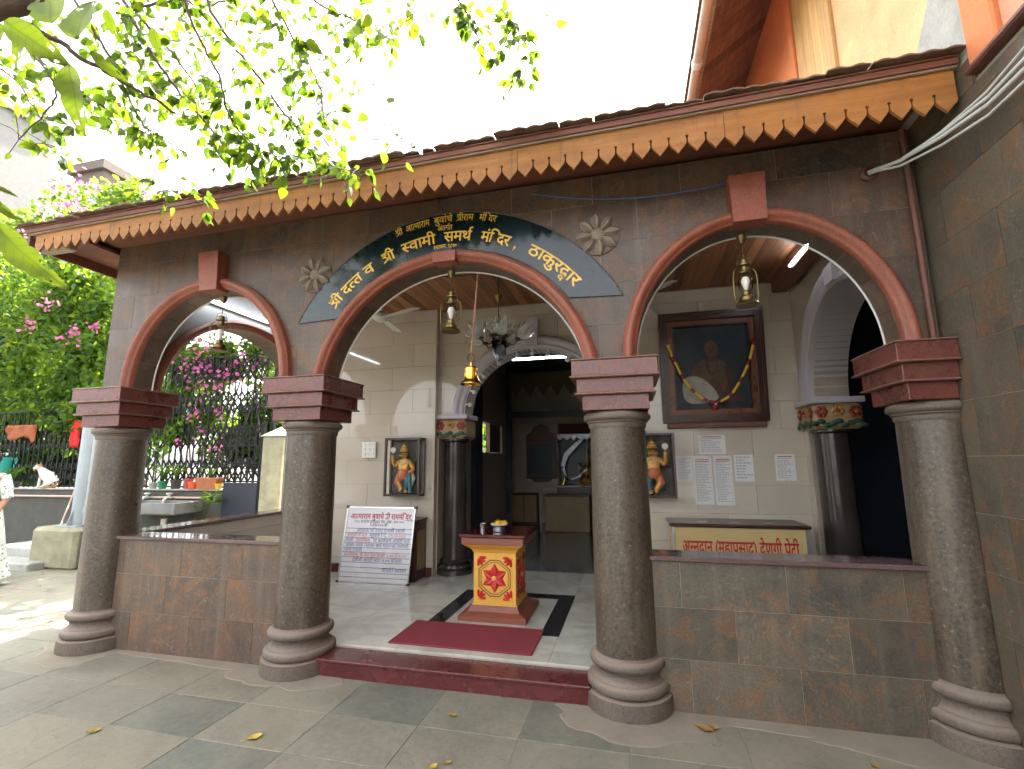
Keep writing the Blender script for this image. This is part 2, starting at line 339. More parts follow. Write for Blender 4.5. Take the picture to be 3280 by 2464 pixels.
# ------------------------------------------------------------------ mesh helpers
class MB:
    def __init__(s): s.v = []; s.f = []
    def add(s, vs, fs):
        o = len(s.v); s.v += [tuple(p) for p in vs]; s.f += [tuple(i + o for i in f) for f in fs]; return s
    def box(s, x0, x1, y0, y1, z0, z1, c=0.0):
        if c:
            return s.bevbox(x0, x1, y0, y1, z0, z1, c)
        v = [(x, y, z) for z in (z0, z1) for y in (y0, y1) for x in (x0, x1)]
        return s.add(v, [(0, 2, 3, 1), (4, 5, 7, 6), (0, 1, 5, 4), (2, 6, 7, 3), (0, 4, 6, 2), (1, 3, 7, 5)])
    def bevbox(s, x0, x1, y0, y1, z0, z1, c):
        bm = bmesh.new(); bmesh.ops.create_cube(bm, size=1)
        for v in bm.verts: v.co = Vector(((x0 + x1) / 2 + v.co.x * (x1 - x0), (y0 + y1) / 2 + v.co.y * (y1 - y0), (z0 + z1) / 2 + v.co.z * (z1 - z0)))
        bmesh.ops.bevel(bm, geom=bm.edges[:], offset=c, segments=1, affect='EDGES')
        bm.verts.index_update()
        s.add([v.co for v in bm.verts], [[v.index for v in f.verts] for f in bm.faces]); bm.free(); return s
    def lathe(s, prof, cx=0, cy=0, n=24, a0=0.0, a1=2 * math.pi, tilt=None, cz=0):
        full = abs(a1 - a0 - 2 * math.pi) < 1e-6; m = n if full else n + 1
        vs = []
        for r, z in prof:
            for i in range(m):
                a = a0 + (a1 - a0) * i / n; vs.append(Vector((cx + r * math.cos(a), cy + r * math.sin(a), z + cz)))
        fs = []
        for k in range(len(prof) - 1):
            for i in range(n):
                j = (i + 1) % m
                fs.append((k * m + i, k * m + j, (k + 1) * m + j, (k + 1) * m + i))
        if full:
            fs.append(tuple(range(m - 1, -1, -1))); fs.append(tuple((len(prof) - 1) * m + i for i in range(m)))
        return s.add(vs, fs)
    def tube(s, pts, r, n=8, cap=True):
        pts = [Vector(p) for p in pts]; rr = r if isinstance(r, (list, tuple)) else [r] * len(pts)
        vs = []; prev = None
        for i, p in enumerate(pts):
            t = (pts[min(i + 1, len(pts) - 1)] - pts[max(i - 1, 0)])
            t = t.normalized() if t.length > 1e-9 else Vector((0, 0, 1))
            if prev is None:
                a = Vector((0, 0, 1)) if abs(t.z) < .9 else Vector((1, 0, 0)); u = t.cross(a).normalized()
            else:
                u = (prev - t * prev.dot(t)); u = u.normalized() if u.length > 1e-9 else t.orthogonal().normalized()
            prev = u; w = t.cross(u)
            for k in range(n):
                a = 2 * math.pi * k / n; vs.append(p + (u * math.cos(a) + w * math.sin(a)) * rr[i])
        fs = [(i * n + k, i * n + (k + 1) % n, (i + 1) * n + (k + 1) % n, (i + 1) * n + k) for i in range(len(pts) - 1) for k in range(n)]
        if cap: fs += [tuple(range(n - 1, -1, -1)), tuple((len(pts) - 1) * n + k for k in range(n))]
        return s.add(vs, fs)
    def prism(s, poly, F, d0, d1):
        n = len(poly)
        vs = [F(u, v, d0) for u, v in poly] + [F(u, v, d1) for u, v in poly]
        fs = [tuple(range(n)), tuple(range(2 * n - 1, n - 1, -1))] + [(i, n + i, n + (i + 1) % n, (i + 1) % n) for i in range(n)]
        return s.add(vs, fs)
    def sphere(s, c, r, n=12, m=8, sc=(1, 1, 1)):
        vs = []; fs = []
        for j in range(m + 1):
            t = math.pi * j / m
            for i in range(n):
                a = 2 * math.pi * i / n
                vs.append((c[0] + r * sc[0] * math.sin(t) * math.cos(a), c[1] + r * sc[1] * math.sin(t) * math.sin(a), c[2] + r * sc[2] * math.cos(t)))
        for j in range(m):
            for i in range(n): fs.append((j * n + i, (j + 1) * n + i, (j + 1) * n + (i + 1) % n, j * n + (i + 1) % n))
        return s.add(vs, fs)
    def xform(s, M):
        s.v = [tuple(M @ Vector(p)) for p in s.v]; return s
    def mesh(s, smooth=False):
        me = bpy.data.meshes.new('m'); me.from_pydata(s.v, [], s.f)
        bm = bmesh.new(); bm.from_mesh(me); bmesh.ops.remove_doubles(bm, verts=bm.verts, dist=1e-6)
        bmesh.ops.recalc_face_normals(bm, faces=bm.faces); bm.to_mesh(me); bm.free()
        if smooth:
            me.shade_smooth()
            try: me.set_sharp_from_angle(angle=R(smooth if smooth is not True else 40))
            except Exception: pass
        return me
    def build(s, name, mat, parent=None, smooth=False):
        return ob(name, s.mesh(smooth), mat, parent)
def ob(name, me, mat, parent=None):
    me.name = name
    if mat is not None:
        me.materials.clear(); me.materials.append(MATS[mat])
    o = bpy.data.objects.new(name, me); COL.objects.link(o)
    if parent is not None: setp(o, parent)
    return o
def setp(o, parent):
    o.parent = parent; o.matrix_parent_inverse = Matrix.Translation(-Vector(parent['_w'] if '_w' in parent else (0, 0, 0)))
def tag(o, label, cat, group=None):
    o['label'] = label; o['category'] = cat
    if group: o['group'] = group
    return o
def thing(name, label, cat, loc=(0, 0, 0), group=None):
    o = bpy.data.objects.new(name, None); COL.objects.link(o); o.location = loc; o.empty_display_size = 0.1
    o['_w'] = tuple(loc)
    return tag(o, label, cat, group)
def struct(o): o['kind'] = 'structure'; return o
def stuff(o): o['kind'] = 'stuff'; return o
def copy_thing(root, delta, label, group=None):
    r = root.copy(); COL.objects.link(r); r.location = Vector(root.location) + Vector(delta); r['label'] = label
    if group: r['group'] = group
    for ch in root.children:
        c = ch.copy(); COL.objects.link(c); c.parent = r; c.matrix_parent_inverse = ch.matrix_parent_inverse
        for g in ch.children:
            d = g.copy(); COL.objects.link(d); d.parent = c; d.matrix_parent_inverse = g.matrix_parent_inverse
    return r
def inst(name, me, parent, M=None):
    o = bpy.data.objects.new(name, me); COL.objects.link(o); o.parent = parent
    inv = Matrix.Translation(-Vector(parent['_w'])) if '_w' in parent else Matrix()
    o.matrix_parent_inverse = inv
    if M is not None: o.matrix_basis = M
    return o
def at(px, py, depth):                     # a pixel of the 2212-wide photograph and a distance along the view -> a point in the place
    k = 3280 / 2212
    d = fwd + rgt * ((px * k - 1640) / FPX) - upv * ((py * k - 1232) / FPX)
    return CAM + d * depth
def skin_mesh(verts, edges, rad, levels=2, root=0):
    me = bpy.data.meshes.new('sk'); me.from_pydata(verts, edges, [])
    o = bpy.data.objects.new('sk', me); COL.objects.link(o)
    sk = o.modifiers.new('s', 'SKIN'); sk.use_smooth_shade = True
    sv = me.skin_vertices[0].data
    for i, r in enumerate(rad):
        sv[i].radius = r if isinstance(r, (tuple, list)) else (r, r)
        sv[i].use_root = (i == root)
    ss = o.modifiers.new('u', 'SUBSURF'); ss.levels = levels; ss.render_levels = levels
    dg = bpy.context.evaluated_depsgraph_get(); dg.update()
    m2 = bpy.data.meshes.new_from_object(o.evaluated_get(dg))
    bpy.data.objects.remove(o); m2.shade_smooth(); return m2
# ------------------------------------------------------------------ ground
g = MB().box(-400, 400, -60, 900, -0.6, -0.02).build('ground', 'cement_dark'); struct(g)
gx = [-14.9 + .592 * i for i in range(0, 30)]
XJ = [-3.03 + .592 * i for i in range(-12, 15)]
YJ = [-3.6, -2.9, -2.2, -1.55, -0.94, -0.545, -0.04, 0.55, 1.15, 1.75, 2.35, 2.95, 3.6]
rs = random.Random(3)
for j in range(len(YJ) - 1):
    for i in range(len(XJ) - 1):
        x0, x1, y0, y1 = XJ[i], XJ[i + 1], YJ[j], YJ[j + 1]
        off = rs.uniform(-.015, .015)
        if y0 > -.1 and x1 > -4.75: continue
        if x0 > 1.8: continue
        o = MB().bevbox(x0 + .0018, x1 - .0018, y0 + .0018, y1 - .0018, -.04, rs.uniform(-.0025, .0), .002).build('paving_slab', 'flagstone', None)
        o.parent = g
mort = MB().box(-10.2, 1.79, -3.7, 3.7, -.05, -.0045).build('mortar_bed', 'soil', None); mort.parent = g
MATS['mortar'] = MATS['grout']; mort.data.materials[0] = MATS['grout']

# ------------------------------------------------------------------ arches
class Arch:
    def __init__(s, cx, cz, a, b, z0):
        s.cx, s.cz, s.a, s.b, s.z0 = cx, cz, a, b, z0
        s.t0 = math.asin(max(-1, min(1, (z0 - cz) / b)))
        s.h = a * math.cos(s.t0)
    def low(s, x):
        d = (x - s.cx) / s.a
        if abs(x - s.cx) >= s.h: return None
        return s.cz + s.b * math.sqrt(max(0, 1 - d * d))
    def pts(s, n=48, off=0.0):
        r = []
        for i in range(n + 1):
            t = math.pi - s.t0 - (math.pi - 2 * s.t0) * i / n
            x, z = s.cx + s.a * math.cos(t), s.cz + s.b * math.sin(t)
            nx, nz = math.cos(t) / s.a, math.sin(t) / s.b; l = math.hypot(nx, nz); nx /= l; nz /= l
            r.append((x + nx * off, z + nz * off, nx, nz))
        return r
ZS = 2.158
A1 = Arch(-3.458, ZS, .765, .83, ZS); A2 = Arch(-1.278, 1.955, 1.03, 1.03, ZS); A3 = Arch(.832, ZS, .757, .862, ZS)
def lowfn(arches, z0):
    def f(x):
        for a in arches:
            v = a.low(x)
            if v is not None: return max(z0, v)
        return z0
    return f
def strip_polys(u0, u1, v0, v1, low, brk, n=8, eps=1e-4):
    us = sorted(set([u0 + (u1 - u0) * i / n for i in range(n + 1)] + [b + e for b in brk for e in (-eps, eps) if u0 < b + e < u1]))
    polys = []; cur = []
    for u in us:
        l = max(v0, low(u))
        if l < v1 - 1e-3: cur.append((u, l))
        else:
            if len(cur) > 1: polys.append(cur)
            cur = []
    if len(cur) > 1: polys.append(cur)
    return [p + [(p[-1][0], v1), (p[0][0], v1)] for p in polys]
def tiled_wall(parent, F, u0, u1, v0, v1, tw, th, mat, low=None, brk=(), thick=.012, gap=.0014, name='tile', seed=1, stagger=(0, .5), vstart=None, ubase=None):
    low = low or (lambda u: v0)
    vs = [v0]; v = (vstart if vstart is not None else v0)
    while v < v1 - 1e-6:
        if v > v0 + .02: vs.append(v)
        v += th
    vs.append(v1)
    for r in range(len(vs) - 1):
        a, b = vs[r], vs[r + 1]
        ub = (ubase if ubase is not None else u0) + tw * stagger[r % len(stagger)]
        while ub > u0: ub -= tw
        u = ub
        while u < u1 - 1e-6:
            p, q_ = max(u, u0), min(u + tw, u1); u += tw
            if q_ - p < .015: continue
            for poly in strip_polys(p + gap, q_ - gap, a + gap, b - gap, low, brk):
                mb = MB().prism(poly, F, 0, -thick)
                if len(mb.v) >= 6: mb.build(name, mat, parent)
def core(parent, F, u0, u1, v0, v1, low, brk, d0, d1, mat, name='wall_core'):
    mb = MB()
    for poly in strip_polys(u0, u1, v0, v1, low, brk, n=120): mb.prism(poly, F, d0, d1)
    return mb.build(name, mat, parent)
def moulding(parent, F, arch, prof, mat, n=56, name='arch_moulding'):
    P = arch.pts(n); mb = MB(); k = len(prof); vs = []
    for x, z, nx, nz in P:
        for dr, d in prof: vs.append(F(x + nx * dr, z + nz * dr, d))
    fs = [(i * k + j, i * k + j + 1, (i + 1) * k + j + 1, (i + 1) * k + j) for i in range(n) for j in range(k - 1)]
    fs += [(i * k, (i + 1) * k, (i + 1) * k + k - 1, i * k + k - 1) for i in range(n)]
    fs += [tuple(range(k)), tuple(n * k + j for j in range(k - 1, -1, -1))]
    return mb.add(vs, fs).build(name, mat, parent, smooth=50)
def soffit(parent, F, arch, nseg, d0, d1, mat, name='soffit_tile', inset=.010, sub=4):
    P = arch.pts(nseg * sub)
    for s in range(nseg):
        seg = P[s * sub:s * sub + sub + 1]; mb = MB(); vs = []
        for k, (x, z, nx, nz) in enumerate(seg):
            e = .0016 * (1 if k == 0 else -1 if k == sub else 0); tx, tz = nz, -nx
            for off in (0, inset):
                for d in (d0, d1): vs.append(F(x + nx * off + tx * e, z + nz * off + tz * e, d))
        fs = []
        for k in range(sub):
            a = k * 4; b = a + 4
            fs += [(a, b, b + 1, a + 1), (a + 2, a + 3, b + 3, b + 2), (a, a + 2, b + 2, b), (a + 1, b + 1, b + 3, a + 3)]
        e4 = sub * 4; fs += [(0, 1, 3, 2), (e4, e4 + 2, e4 + 3, e4 + 1)]
        mb.add(vs, fs).build(name, mat, parent, smooth=35)
ROLL_PROF = [(0, .0), (0, .040), (.012, .050), (.020, .052), (.028, .066), (.048, .080), (.070, .084), (.092, .072), (.104, .050), (.112, .046), (.116, .0)]
ROLL_PROF = [(a * .80, b) for a, b in ROLL_PROF]

# ------------------------------------------------------------------ facade
WY = -.12
FF = lambda u, v, d: (u, WY - d, v)                        # d is towards the viewer
fac = thing('arcade_wall', 'brown stone tiled arcade wall with three red moulded arches above the columns', 'wall', (-1.4, 0, 2.16))
lowF = lowfn([A1, A2, A3], ZS)
brkF = [a.cx + s * a.h for a in (A1, A2, A3) for s in (-1, 1)]
big_ = [Arch(a.cx, a.cz, a.a + .014, a.b + .014, a.z0) for a in (A1, A2, A3)]
core(fac, FF, -4.58, 1.785, ZS, 3.535, lowfn(big_, ZS), [a.cx + s * a.h for a in big_ for s in (-1, 1)], .0075, -.15, 'grout')
tiled_wall(fac, lambda u, v, d: (u, WY - .010 - d, v), -4.585, 1.785, ZS, 3.535, .6, .3, 'brown_tile', lowF, brkF, vstart=2.115, ubase=-.165, stagger=(.0, .53, .05, .48, .98))
tiled_wall(fac, lambda u, v, d: (-4.585 - d, u, v), WY + .004, .03, ZS, 3.475, .6, .3, 'brown_tile', vstart=2.115)
for a, ns in ((A1, 11), (A2, 13), (A3, 12)):
    moulding(fac, lambda u, v, d: (u, WY - .010 - d, v), a, ROLL_PROF, 'red_moulding')
    soffit(fac, FF, a, ns, .008, -.15, 'brown_tile')
def keystone(x0, x1, xb0, xb1, z0, z1, d):
    mb = MB().prism([(xb0, z0), (xb1, z0), (x1, z1), (x0, z1)], FF, .0, d)
    return mb.build('keystone', 'red_moulding', fac)
keystone(-3.532, -3.325, -3.484, -3.307, 2.948, 3.292, .125)
keystone(-1.368, -1.182, -1.360, -1.186, 2.966, 3.046, .115)
keystone(.706, .922, .714, .913, 3.0, 3.322, .125)
# ------------------------------------------------------------------ columns
COLX = [-4.4466, -2.4751, -.0768, 1.7621]
def column_profile():
    base = [(.0, 0), (.268, 0), (.270, .015), (.266, .098), (.250, .104)]
    for i in range(9):
        a = -math.pi / 2 + math.pi * i / 8; base.append((.222 + .033 * math.cos(a), .137 + .033 * math.sin(a)))
    base += [(.222, .172), (.214, .180), (.203, .195), (.200, .212), (.206, .228), (.216, .236)]
    for i in range(9):
        a = -math.pi / 2 + math.pi * i / 8; base.append((.205 + .030 * math.cos(a), .268 + .030 * math.sin(a)))
    base += [(.202, .300), (.196, .312), (.0, .312)]
    shaft = [(.0, .306), (.192, .306), (.191, .6), (.188, 1.1), (.184, 1.55), (.183, 1.715), (.0, 1.715)]
    neck = [(.0, 1.712), (.186, 1.712), (.192, 1.722), (.192, 1.742), (.204, 1.752)]
    for i in range(7):
        a = -math.pi / 2 + math.pi * i / 6; neck.append((.200 + .026 * math.cos(a), 1.786 + .026 * math.sin(a)))
    neck += [(.205, 1.818), (.0, 1.823)]
    return base, shaft, neck
CB, CS, CN = column_profile()
def column(x, label, half=False):
    t = thing('column', label, 'column', (x, 0, 0), 'granite columns of the arcade')
    a0, a1, n = (math.pi / 2, 3 * math.pi / 2, 28) if half else (0, 2 * math.pi, 48)
    lim = 1.79
    def lath(prof): 
        mb = MB().lathe(prof, x, 0, 64)
        if half: mb.v = [(min(p[0], lim - .001 + 0 * p[1]), p[1], p[2]) for p in mb.v]
        return mb
    lath(CB).build('base', 'base_granite', t, smooth=35)
    lath(CS).build('shaft', 'column_granite', t, smooth=35)
    lath(CN).build('neck', 'base_granite', t, smooth=35)
    cap = MB()
    xr = lambda h: min(x + h, lim - .002)
    for h, z0, z1 in ((.212, 1.823, 1.922), (.243, 1.935, 2.030), (.272, 2.043, 2.146)):
        o = MB().bevbox(x - h, xr(h), -h, h, z0, z1, .003).build('capital_block', 'capital_granite', t)
    for h, z0, z1 in ((.258, 1.9225, 1.9345), (.286, 2.0305, 2.0425), (.280, 2.1465, 2.1575)):
        MB().bevbox(x - h, xr(h), -h, h, z0, z1, .0045).build('capital_slab', 'nosing_granite', t)
    return t
column(COLX[0], 'granite column at the left corner of the arcade, beside the garden')
column(COLX[1], 'granite column standing left of the red granite step')
column(COLX[2], 'granite column standing right of the red granite step')
column(COLX[3], 'granite half column built against the tiled side wall', True)
# ------------------------------------------------------------------ parapets
def parapet(x0, x1, label, seed, tmat='brown_tile'):
    t = thing('parapet_wall', label, 'low wall', ((x0 + x1) / 2, 0, 0), 'parapets between the columns')
    MB().box(x0, x1, -.0545, .10, -.01, .868).build('wall_core', 'grout', t)
    tiled_wall(t, lambda u, v, d: (u, -.057 - d, v), x0, x1, 0, .868, .6, .297, tmat, stagger=seed, vstart=0)
    tiled_wall(t, lambda u, v, d: (u, .112 + d, v), x0, x1, .14, .868, .6, .3, 'cream_tile', stagger=seed)
    MB().bevbox(x0 - .01, x1 + .01, -.085, .16, .8695, .9, .006).build('coping', 'coping_granite', t)
parapet(-4.27, -2.64, 'brown tiled parapet with polished coping between the two left columns', (.35, .9, .12))
parapet(.09, 1.59, 'brown tiled parapet with polished coping below the right arch', (.35, .8, .3), 'olive_tile')
# side parapet, left end of the porch
t = thing('parapet_wall', 'parapet with polished coping closing the garden end of the porch', 'low wall', (-4.45, 1.2, 0), 'parapets between the columns')
MB().box(-4.50, -4.34, .17, 2.28, -.01, .868).build('wall_core', 'cream_grout', t)
tiled_wall(t, lambda u, v, d: (-4.33 + d, u, v), .17, 2.28, .14, .868, .6, .3, 'cream_tile')
MB().bevbox(-4.56, -4.29, .17, 2.29, .8695, .9, .006).build('coping', 'coping_granite', t)

# ------------------------------------------------------------------ step and porch floor
st = thing('entrance_step', 'polished dark red granite step below the middle arch', 'step', (-1.33, 0, 0))
MB().bevbox(-2.315, -.318, -.108, .11, -.005, .096, .002).build('riser', 'step_granite', st)
MB().bevbox(-2.345, -.305, -.128, .108, .0965, .117, .005).build('tread', 'step_granite', st)
fl = MB().box(-4.5, 1.8, .112, 2.75, -.02, .125).build('porch_floor', 'cream_grout'); struct(fl)
fx = [-4.33, -3.75, -3.48, -2.905, -2.33, -1.76, -1.183, -.61, -.03, .55, 1.13, 1.79]; fy = [.112, .32, .92, 1.52, 2.12, 2.75]
for i in range(len(fx) - 1):
    for j in range(len(fy) - 1):
        MB().box(fx[i] + .0012, fx[i + 1] - .0012, fy[j] + .0012, fy[j + 1] - .0012, .1, .14).build('marble_slab', 'marble_slab', None).parent = fl
for x0, x1, y0, y1 in ((-1.76, -1.61, .60, 1.755), (-.755, -.605, .60, 1.755), (-1.61, -.755, 1.605, 1.755)):
    MB().box(x0, x1, y0, y1, .139, .144).build('inlay_strip', 'inlay_black', None).parent = fl

# ------------------------------------------------------------------ back wall of the porch with the inner arch
BW = 2.34
B1 = Arch(-1.115, 2.09, .90, .80, 2.09)
back = thing('porch_back_wall', 'cream tiled back wall of the porch with lavender arched doorway', 'wall', (-1.2, BW, .14))
def lowB(u):
    if -2.36 < u < .13:
        v = B1.low(u); return v if v is not None else 2.09
    return .14
FB = lambda u, v, d: (u, BW - d, v)
core(back, FB, -4.33, 1.83, .14, 3.5, lowB, [-2.36, -2.015, -.215, .13], -.002, -.30, 'cream_grout')
tiled_wall(back, lambda u, v, d: (u, BW - .012 - d, v), -2.38, 1.82, .14, 3.46, .6, .3, 'cream_tile', lowB, [-2.36, -2.015, -.215, .13], name='wall_tile', vstart=.02, ubase=.4)
MB().box(-4.33, -2.38, BW - .105, BW - .002, .14, 3.48).build('wall_pier', 'cream_grout', back)
tiled_wall(back, lambda u, v, d: (u, BW - .118 - d, v), -4.33, -2.376, .24, 3.47, .6, .3, 'cream_tile', name='wall_tile', vstart=.02, ubase=-2.98)
MB().box(-2.379, -2.367, BW - .118, BW - .0145, .14, 3.47).build('wall_tile', 'cream_tile', back)
MB().box(-4.33, -2.376, BW - .126, BW - .106, .14, .238).build('skirting', 'step_granite', back)
LAV = [(0, -.02), (0, .045), (.018, .06), (.035, .06), (.042, .042), (.06, .042), (.075, .055), (.10, .068), (.13, .062), (.150, .035), (.158, -.02)]
moulding(back, lambda u, v, d: (u, BW - .012 - d, v), B1, LAV, 'lavender_paint')
soffit(back, FB, B1, 2, .0, -.30, 'lavender_paint', name='soffit_panel', inset=.008, sub=22)
kb = MB().prism([(-1.185, 2.90), (-1.045, 2.90), (-1.03, 3.25), (-1.20, 3.25)], FB, .0, .115).build('keystone', 'lavender_paint', back)
def inner_column(x, y, r, label, plinth_z=.14, side=1):
    t = thing('inner_column', label, 'column', (x, y, plinth_z), 'polished inner columns')
    prof = [(0, .14), (r + .075, .14), (r + .075, .19), (r + .06, .20), (r + .075, .225), (r + .06, .255), (r + .03, .265), (r + .045, .29), (r + .02, .32), (0, .32)]
    MB().lathe(prof, x, y, 36).build('base', 'dark_granite', t, smooth=35)
    MB().lathe([(0, .318), (r, .318), (r - .008, 1.74), (r + .03, 1.76), (r + .03, 1.782), (0, 1.782)], x, y, 40).build('shaft', 'dark_granite', t, smooth=35)
    h = r + .055
    MB().bevbox(x - h, x + h, y - h, y + h, 1.783, 2.03, .03).build('capital', 'capital_cream', t)
    MB().bevbox(x - h - .02, x + h + .02, y - h - .02, y + h + .02, 2.031, 2.09, .006).build('abacus', 'lavender_paint', t)
    rr = random.Random(int(x * 100))
    for fx_, fy_, ax in ((x - h - .004, y, 'x'), (x, y - h - .004, 'y')):
        for k in (-1, 0, 1):
            off = k * h * .68; cz = 1.945 + (0 if k else .01)
            fm = MB(); lm = MB()
            for p in range(6):
                a = p * math.pi / 3; du, dv = .034 * math.cos(a), .034 * math.sin(a)
                c = (fx_, fy_ + off + du, cz + dv) if ax == 'x' else (fx_ + off + du, fy_, cz + dv)
                fm.sphere(c, .026, 8, 6, (.4, 1, 1) if ax == 'x' else (1, .4, 1))
            flw = fm.build('painted_flower', 'flower_red' if k else 'flower_yellow', t, smooth=True)
            c = (fx_ - .008, fy_ + off, cz) if ax == 'x' else (fx_ + off, fy_ - .008, cz)
            MB().sphere(c, .018, 8, 6).build('flower_centre', 'flower_yellow' if k else 'flower_red', flw, smooth=True)
        lm = MB()
        for p in range(9):
            off = (p - 4) * h * .24; c = (fx_, fy_ + off, 1.835 + .022 * math.sin(p * 2.1)) if ax == 'x' else (fx_ + off, fy_, 1.835 + .022 * math.sin(p * 2.1))
            lm.sphere(c, .04, 8, 5, (.35, 1, .62) if ax == 'x' else (1, .35, .62))
        lm.build('leaf_garland', 'leaf_paint', t, smooth=True)
    return t
inner_column(-2.185, 2.49, .15, 'dark polished column with painted floral capital left of the inner doorway')
inner_column(-.045, 2.49, .15, 'dark polished column with painted floral capital right of the inner doorway')
inner_column(1.975, 2.07, .16, 'dark polished column with painted floral capital at the right side archway')

# ------------------------------------------------------------------ right side wall of the porch with its archway
S1 = Arch(1.08, 2.09, .86, .88, 2.09)
sidew = thing('porch_side_wall', 'cream wall with a lavender moulded archway at the right end of the porch', 'wall', (1.82, 1.2, .14))
def lowS(u):
    if .05 < u < 2.21:
        v = S1.low(u); return v if v is not None else 2.09
    return .14
FS = lambda u, v, d: (1.82 - d, u, v)
core(sidew, FS, .035, 2.335, .14, 3.5, lowS, [.05, .22, 1.94, 2.21], -.002, -.30, 'cream_grout')
tiled_wall(sidew, lambda u, v, d: (1.82 - .012 - d, u, v), .035, 2.32, .14, 3.46, .6, .3, 'cream_tile', lowS, [.05, .22, 1.94, 2.21], name='wall_tile', vstart=.02)
moulding(sidew, lambda u, v, d: (1.82 - .012 - d, u, v), S1, [(a * 1.45, b) for a, b in LAV], 'lavender_paint')
soffit(sidew, FS, S1, 2, .0, -.30, 'lavender_paint', name='soffit_panel', inset=.008, sub=22)
MB().prism([(1.0, 2.985), (1.16, 2.985), (1.18, 3.14), (.98, 3.14)], FS, .0, .10).build('keystone', 'lavender_paint', sidew)
# dark room beyond it
rm = thing('side_room', 'dark unlit room beyond the right side archway', 'room', (3.4, 1.2, .14))
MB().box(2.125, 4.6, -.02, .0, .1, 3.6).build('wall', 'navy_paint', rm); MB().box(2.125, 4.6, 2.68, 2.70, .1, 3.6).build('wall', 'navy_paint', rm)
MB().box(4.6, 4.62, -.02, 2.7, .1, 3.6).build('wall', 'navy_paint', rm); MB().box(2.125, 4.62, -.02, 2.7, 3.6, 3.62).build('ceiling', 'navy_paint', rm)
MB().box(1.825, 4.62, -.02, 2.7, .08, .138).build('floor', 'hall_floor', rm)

# ------------------------------------------------------------------ left end wall of the porch with its open arch
L1 = Arch(1.22, ZS, 1.04, .88, ZS)
endw = thing('porch_end_wall', 'end wall of the porch with an open red moulded arch to the garden', 'wall', (-4.45, 1.2, 2.16))
lowL = lowfn([L1], ZS)
FL = lambda u, v, d: (-4.33 + d, u, v)
core(endw, FL, .035, 2.33, ZS, 3.475, lowfn([Arch(L1.cx, ZS, L1.a + .014, L1.b + .014, ZS)], ZS), [L1.cx - L1.h - .014, L1.cx + L1.h + .014], 0, -.235, 'white_wall')
moulding(endw, lambda u, v, d: (-4.33 + d, u, v), L1, ROLL_PROF, 'red_moulding')
soffit(endw, FL, L1, 11, .0, -.235, 'brown_tile')
tiled_wall(endw, lambda u, v, d: (-4.572 - d, u, v), .035, 2.33, ZS, 3.475, .6, .3, 'brown_tile', lowL, [L1.cx - L1.h, L1.cx + L1.h], vstart=2.115)
MB().box(-4.57, -4.335, 2.26, 2.33, -.01, 2.157).build('pier', 'white_wall', endw)
MB().box(-4.582, -4.571, 2.26, 2.33, -.01, 2.157).build('pier_facing', 'brown_tile', endw)

# ------------------------------------------------------------------ porch roof, eave and ceiling
roof = thing('porch_roof', 'low tiled porch roof with timber ceiling and brown eave board', 'roof', (-1.5, .8, 3.47))
SL = .0125
ez = lambda x: (x + 4.9) * SL
x = -4.56; k = 0
rp = random.Random(11)
while x < 1.80:
    w = rp.choice((.095, .11, .125)); x1 = min(x + w, 1.815)
    MB().box(x + .0022, x1 - .0022, .035, BW, 3.478 + rp.uniform(-.002, .002), 3.50).build('ceiling_plank', 'ceiling_wood', roof); x = x1
MB().box(-4.33, 1.59, .30, .40, 3.39, 3.476).build('beam', 'eave_wood', roof)
bmr = MB().bevbox(1.60, 1.76, .06, 2.21, 3.30, 3.475, .012).build('beam', 'eave_wood', roof)
def sheared(x0, x1, y0, y1, z0, z1, sl=SL):
    mb = MB().box(x0, x1, y0, y1, z0, z1); mb.v = [(p[0], p[1], p[2] + ez(p[0]) * (sl / SL)) for p in mb.v]; return mb
sheared(-4.99, 1.785, -.625, -.598, 3.476, 3.510).build('eave_board', 'eave_wood', roof)
sheared(-4.97, 1.785, -.612, -.597, 3.465, 3.4755).build('batten', 'weathered_wood', roof)
sheared(-5.0, 1.785, -.635, 2.4, 3.512, 3.522).build('roof_deck', 'eave_wood', roof)
# verge at the garden end
MB().box(-4.974, -4.60, -.575, 2.36, 3.450, 3.474).build('verge_soffit', 'eave_wood', roof)
MB().bevbox(-4.93, -4.60, -.575, -.46, 3.33, 3.448, .01).build('purlin', 'weathered_wood', roof)
MB().bevbox(-4.93, -4.60, 1.9, 2.02, 3.33, 3.448, .01).build('purlin', 'weathered_wood', roof)
MB().box(-5.0, -4.975, -.59, 2.38, 3.36, 3.474).build('verge_board', 'eave_wood', roof)
def clay_tile():
    n = 12; w = .212; L = .40; mb = MB(); vs = []
    for j, (y, zz) in enumerate(((0, 0), (L, .05))):
        for i in range(n + 1):
            u = i / n; h = .008 + .011 * abs(math.sin(2 * math.pi * u)) ** 2
            vs.append((u * w, y, zz + h)); 
        for i in range(n + 1):
            u = i / n; h = .0 + .007 * abs(math.sin(2 * math.pi * u)) ** 2
            vs.append((u * w, y, zz + h))
    m = n + 1
    fs = [(i, i + 1, 2 * m + i + 1, 2 * m + i) for i in range(n)] + [(m + i, 3 * m + i, 3 * m + i + 1, m + i + 1) for i in range(n)] + [(i, m + i, m + i + 1, i + 1) for i in range(n)] + [(2 * m + i, 2 * m + i + 1, 3 * m + i + 1, 3 * m + i) for i in range(n)]
    fs += [(0, 2 * m, 3 * m, m), (n, m + n, 3 * m + n, 2 * m + n)]
    mb.add(vs, fs); me = mb.mesh(smooth=40); me.materials.append(MATS['roof_clay']); return me
CT = clay_tile()
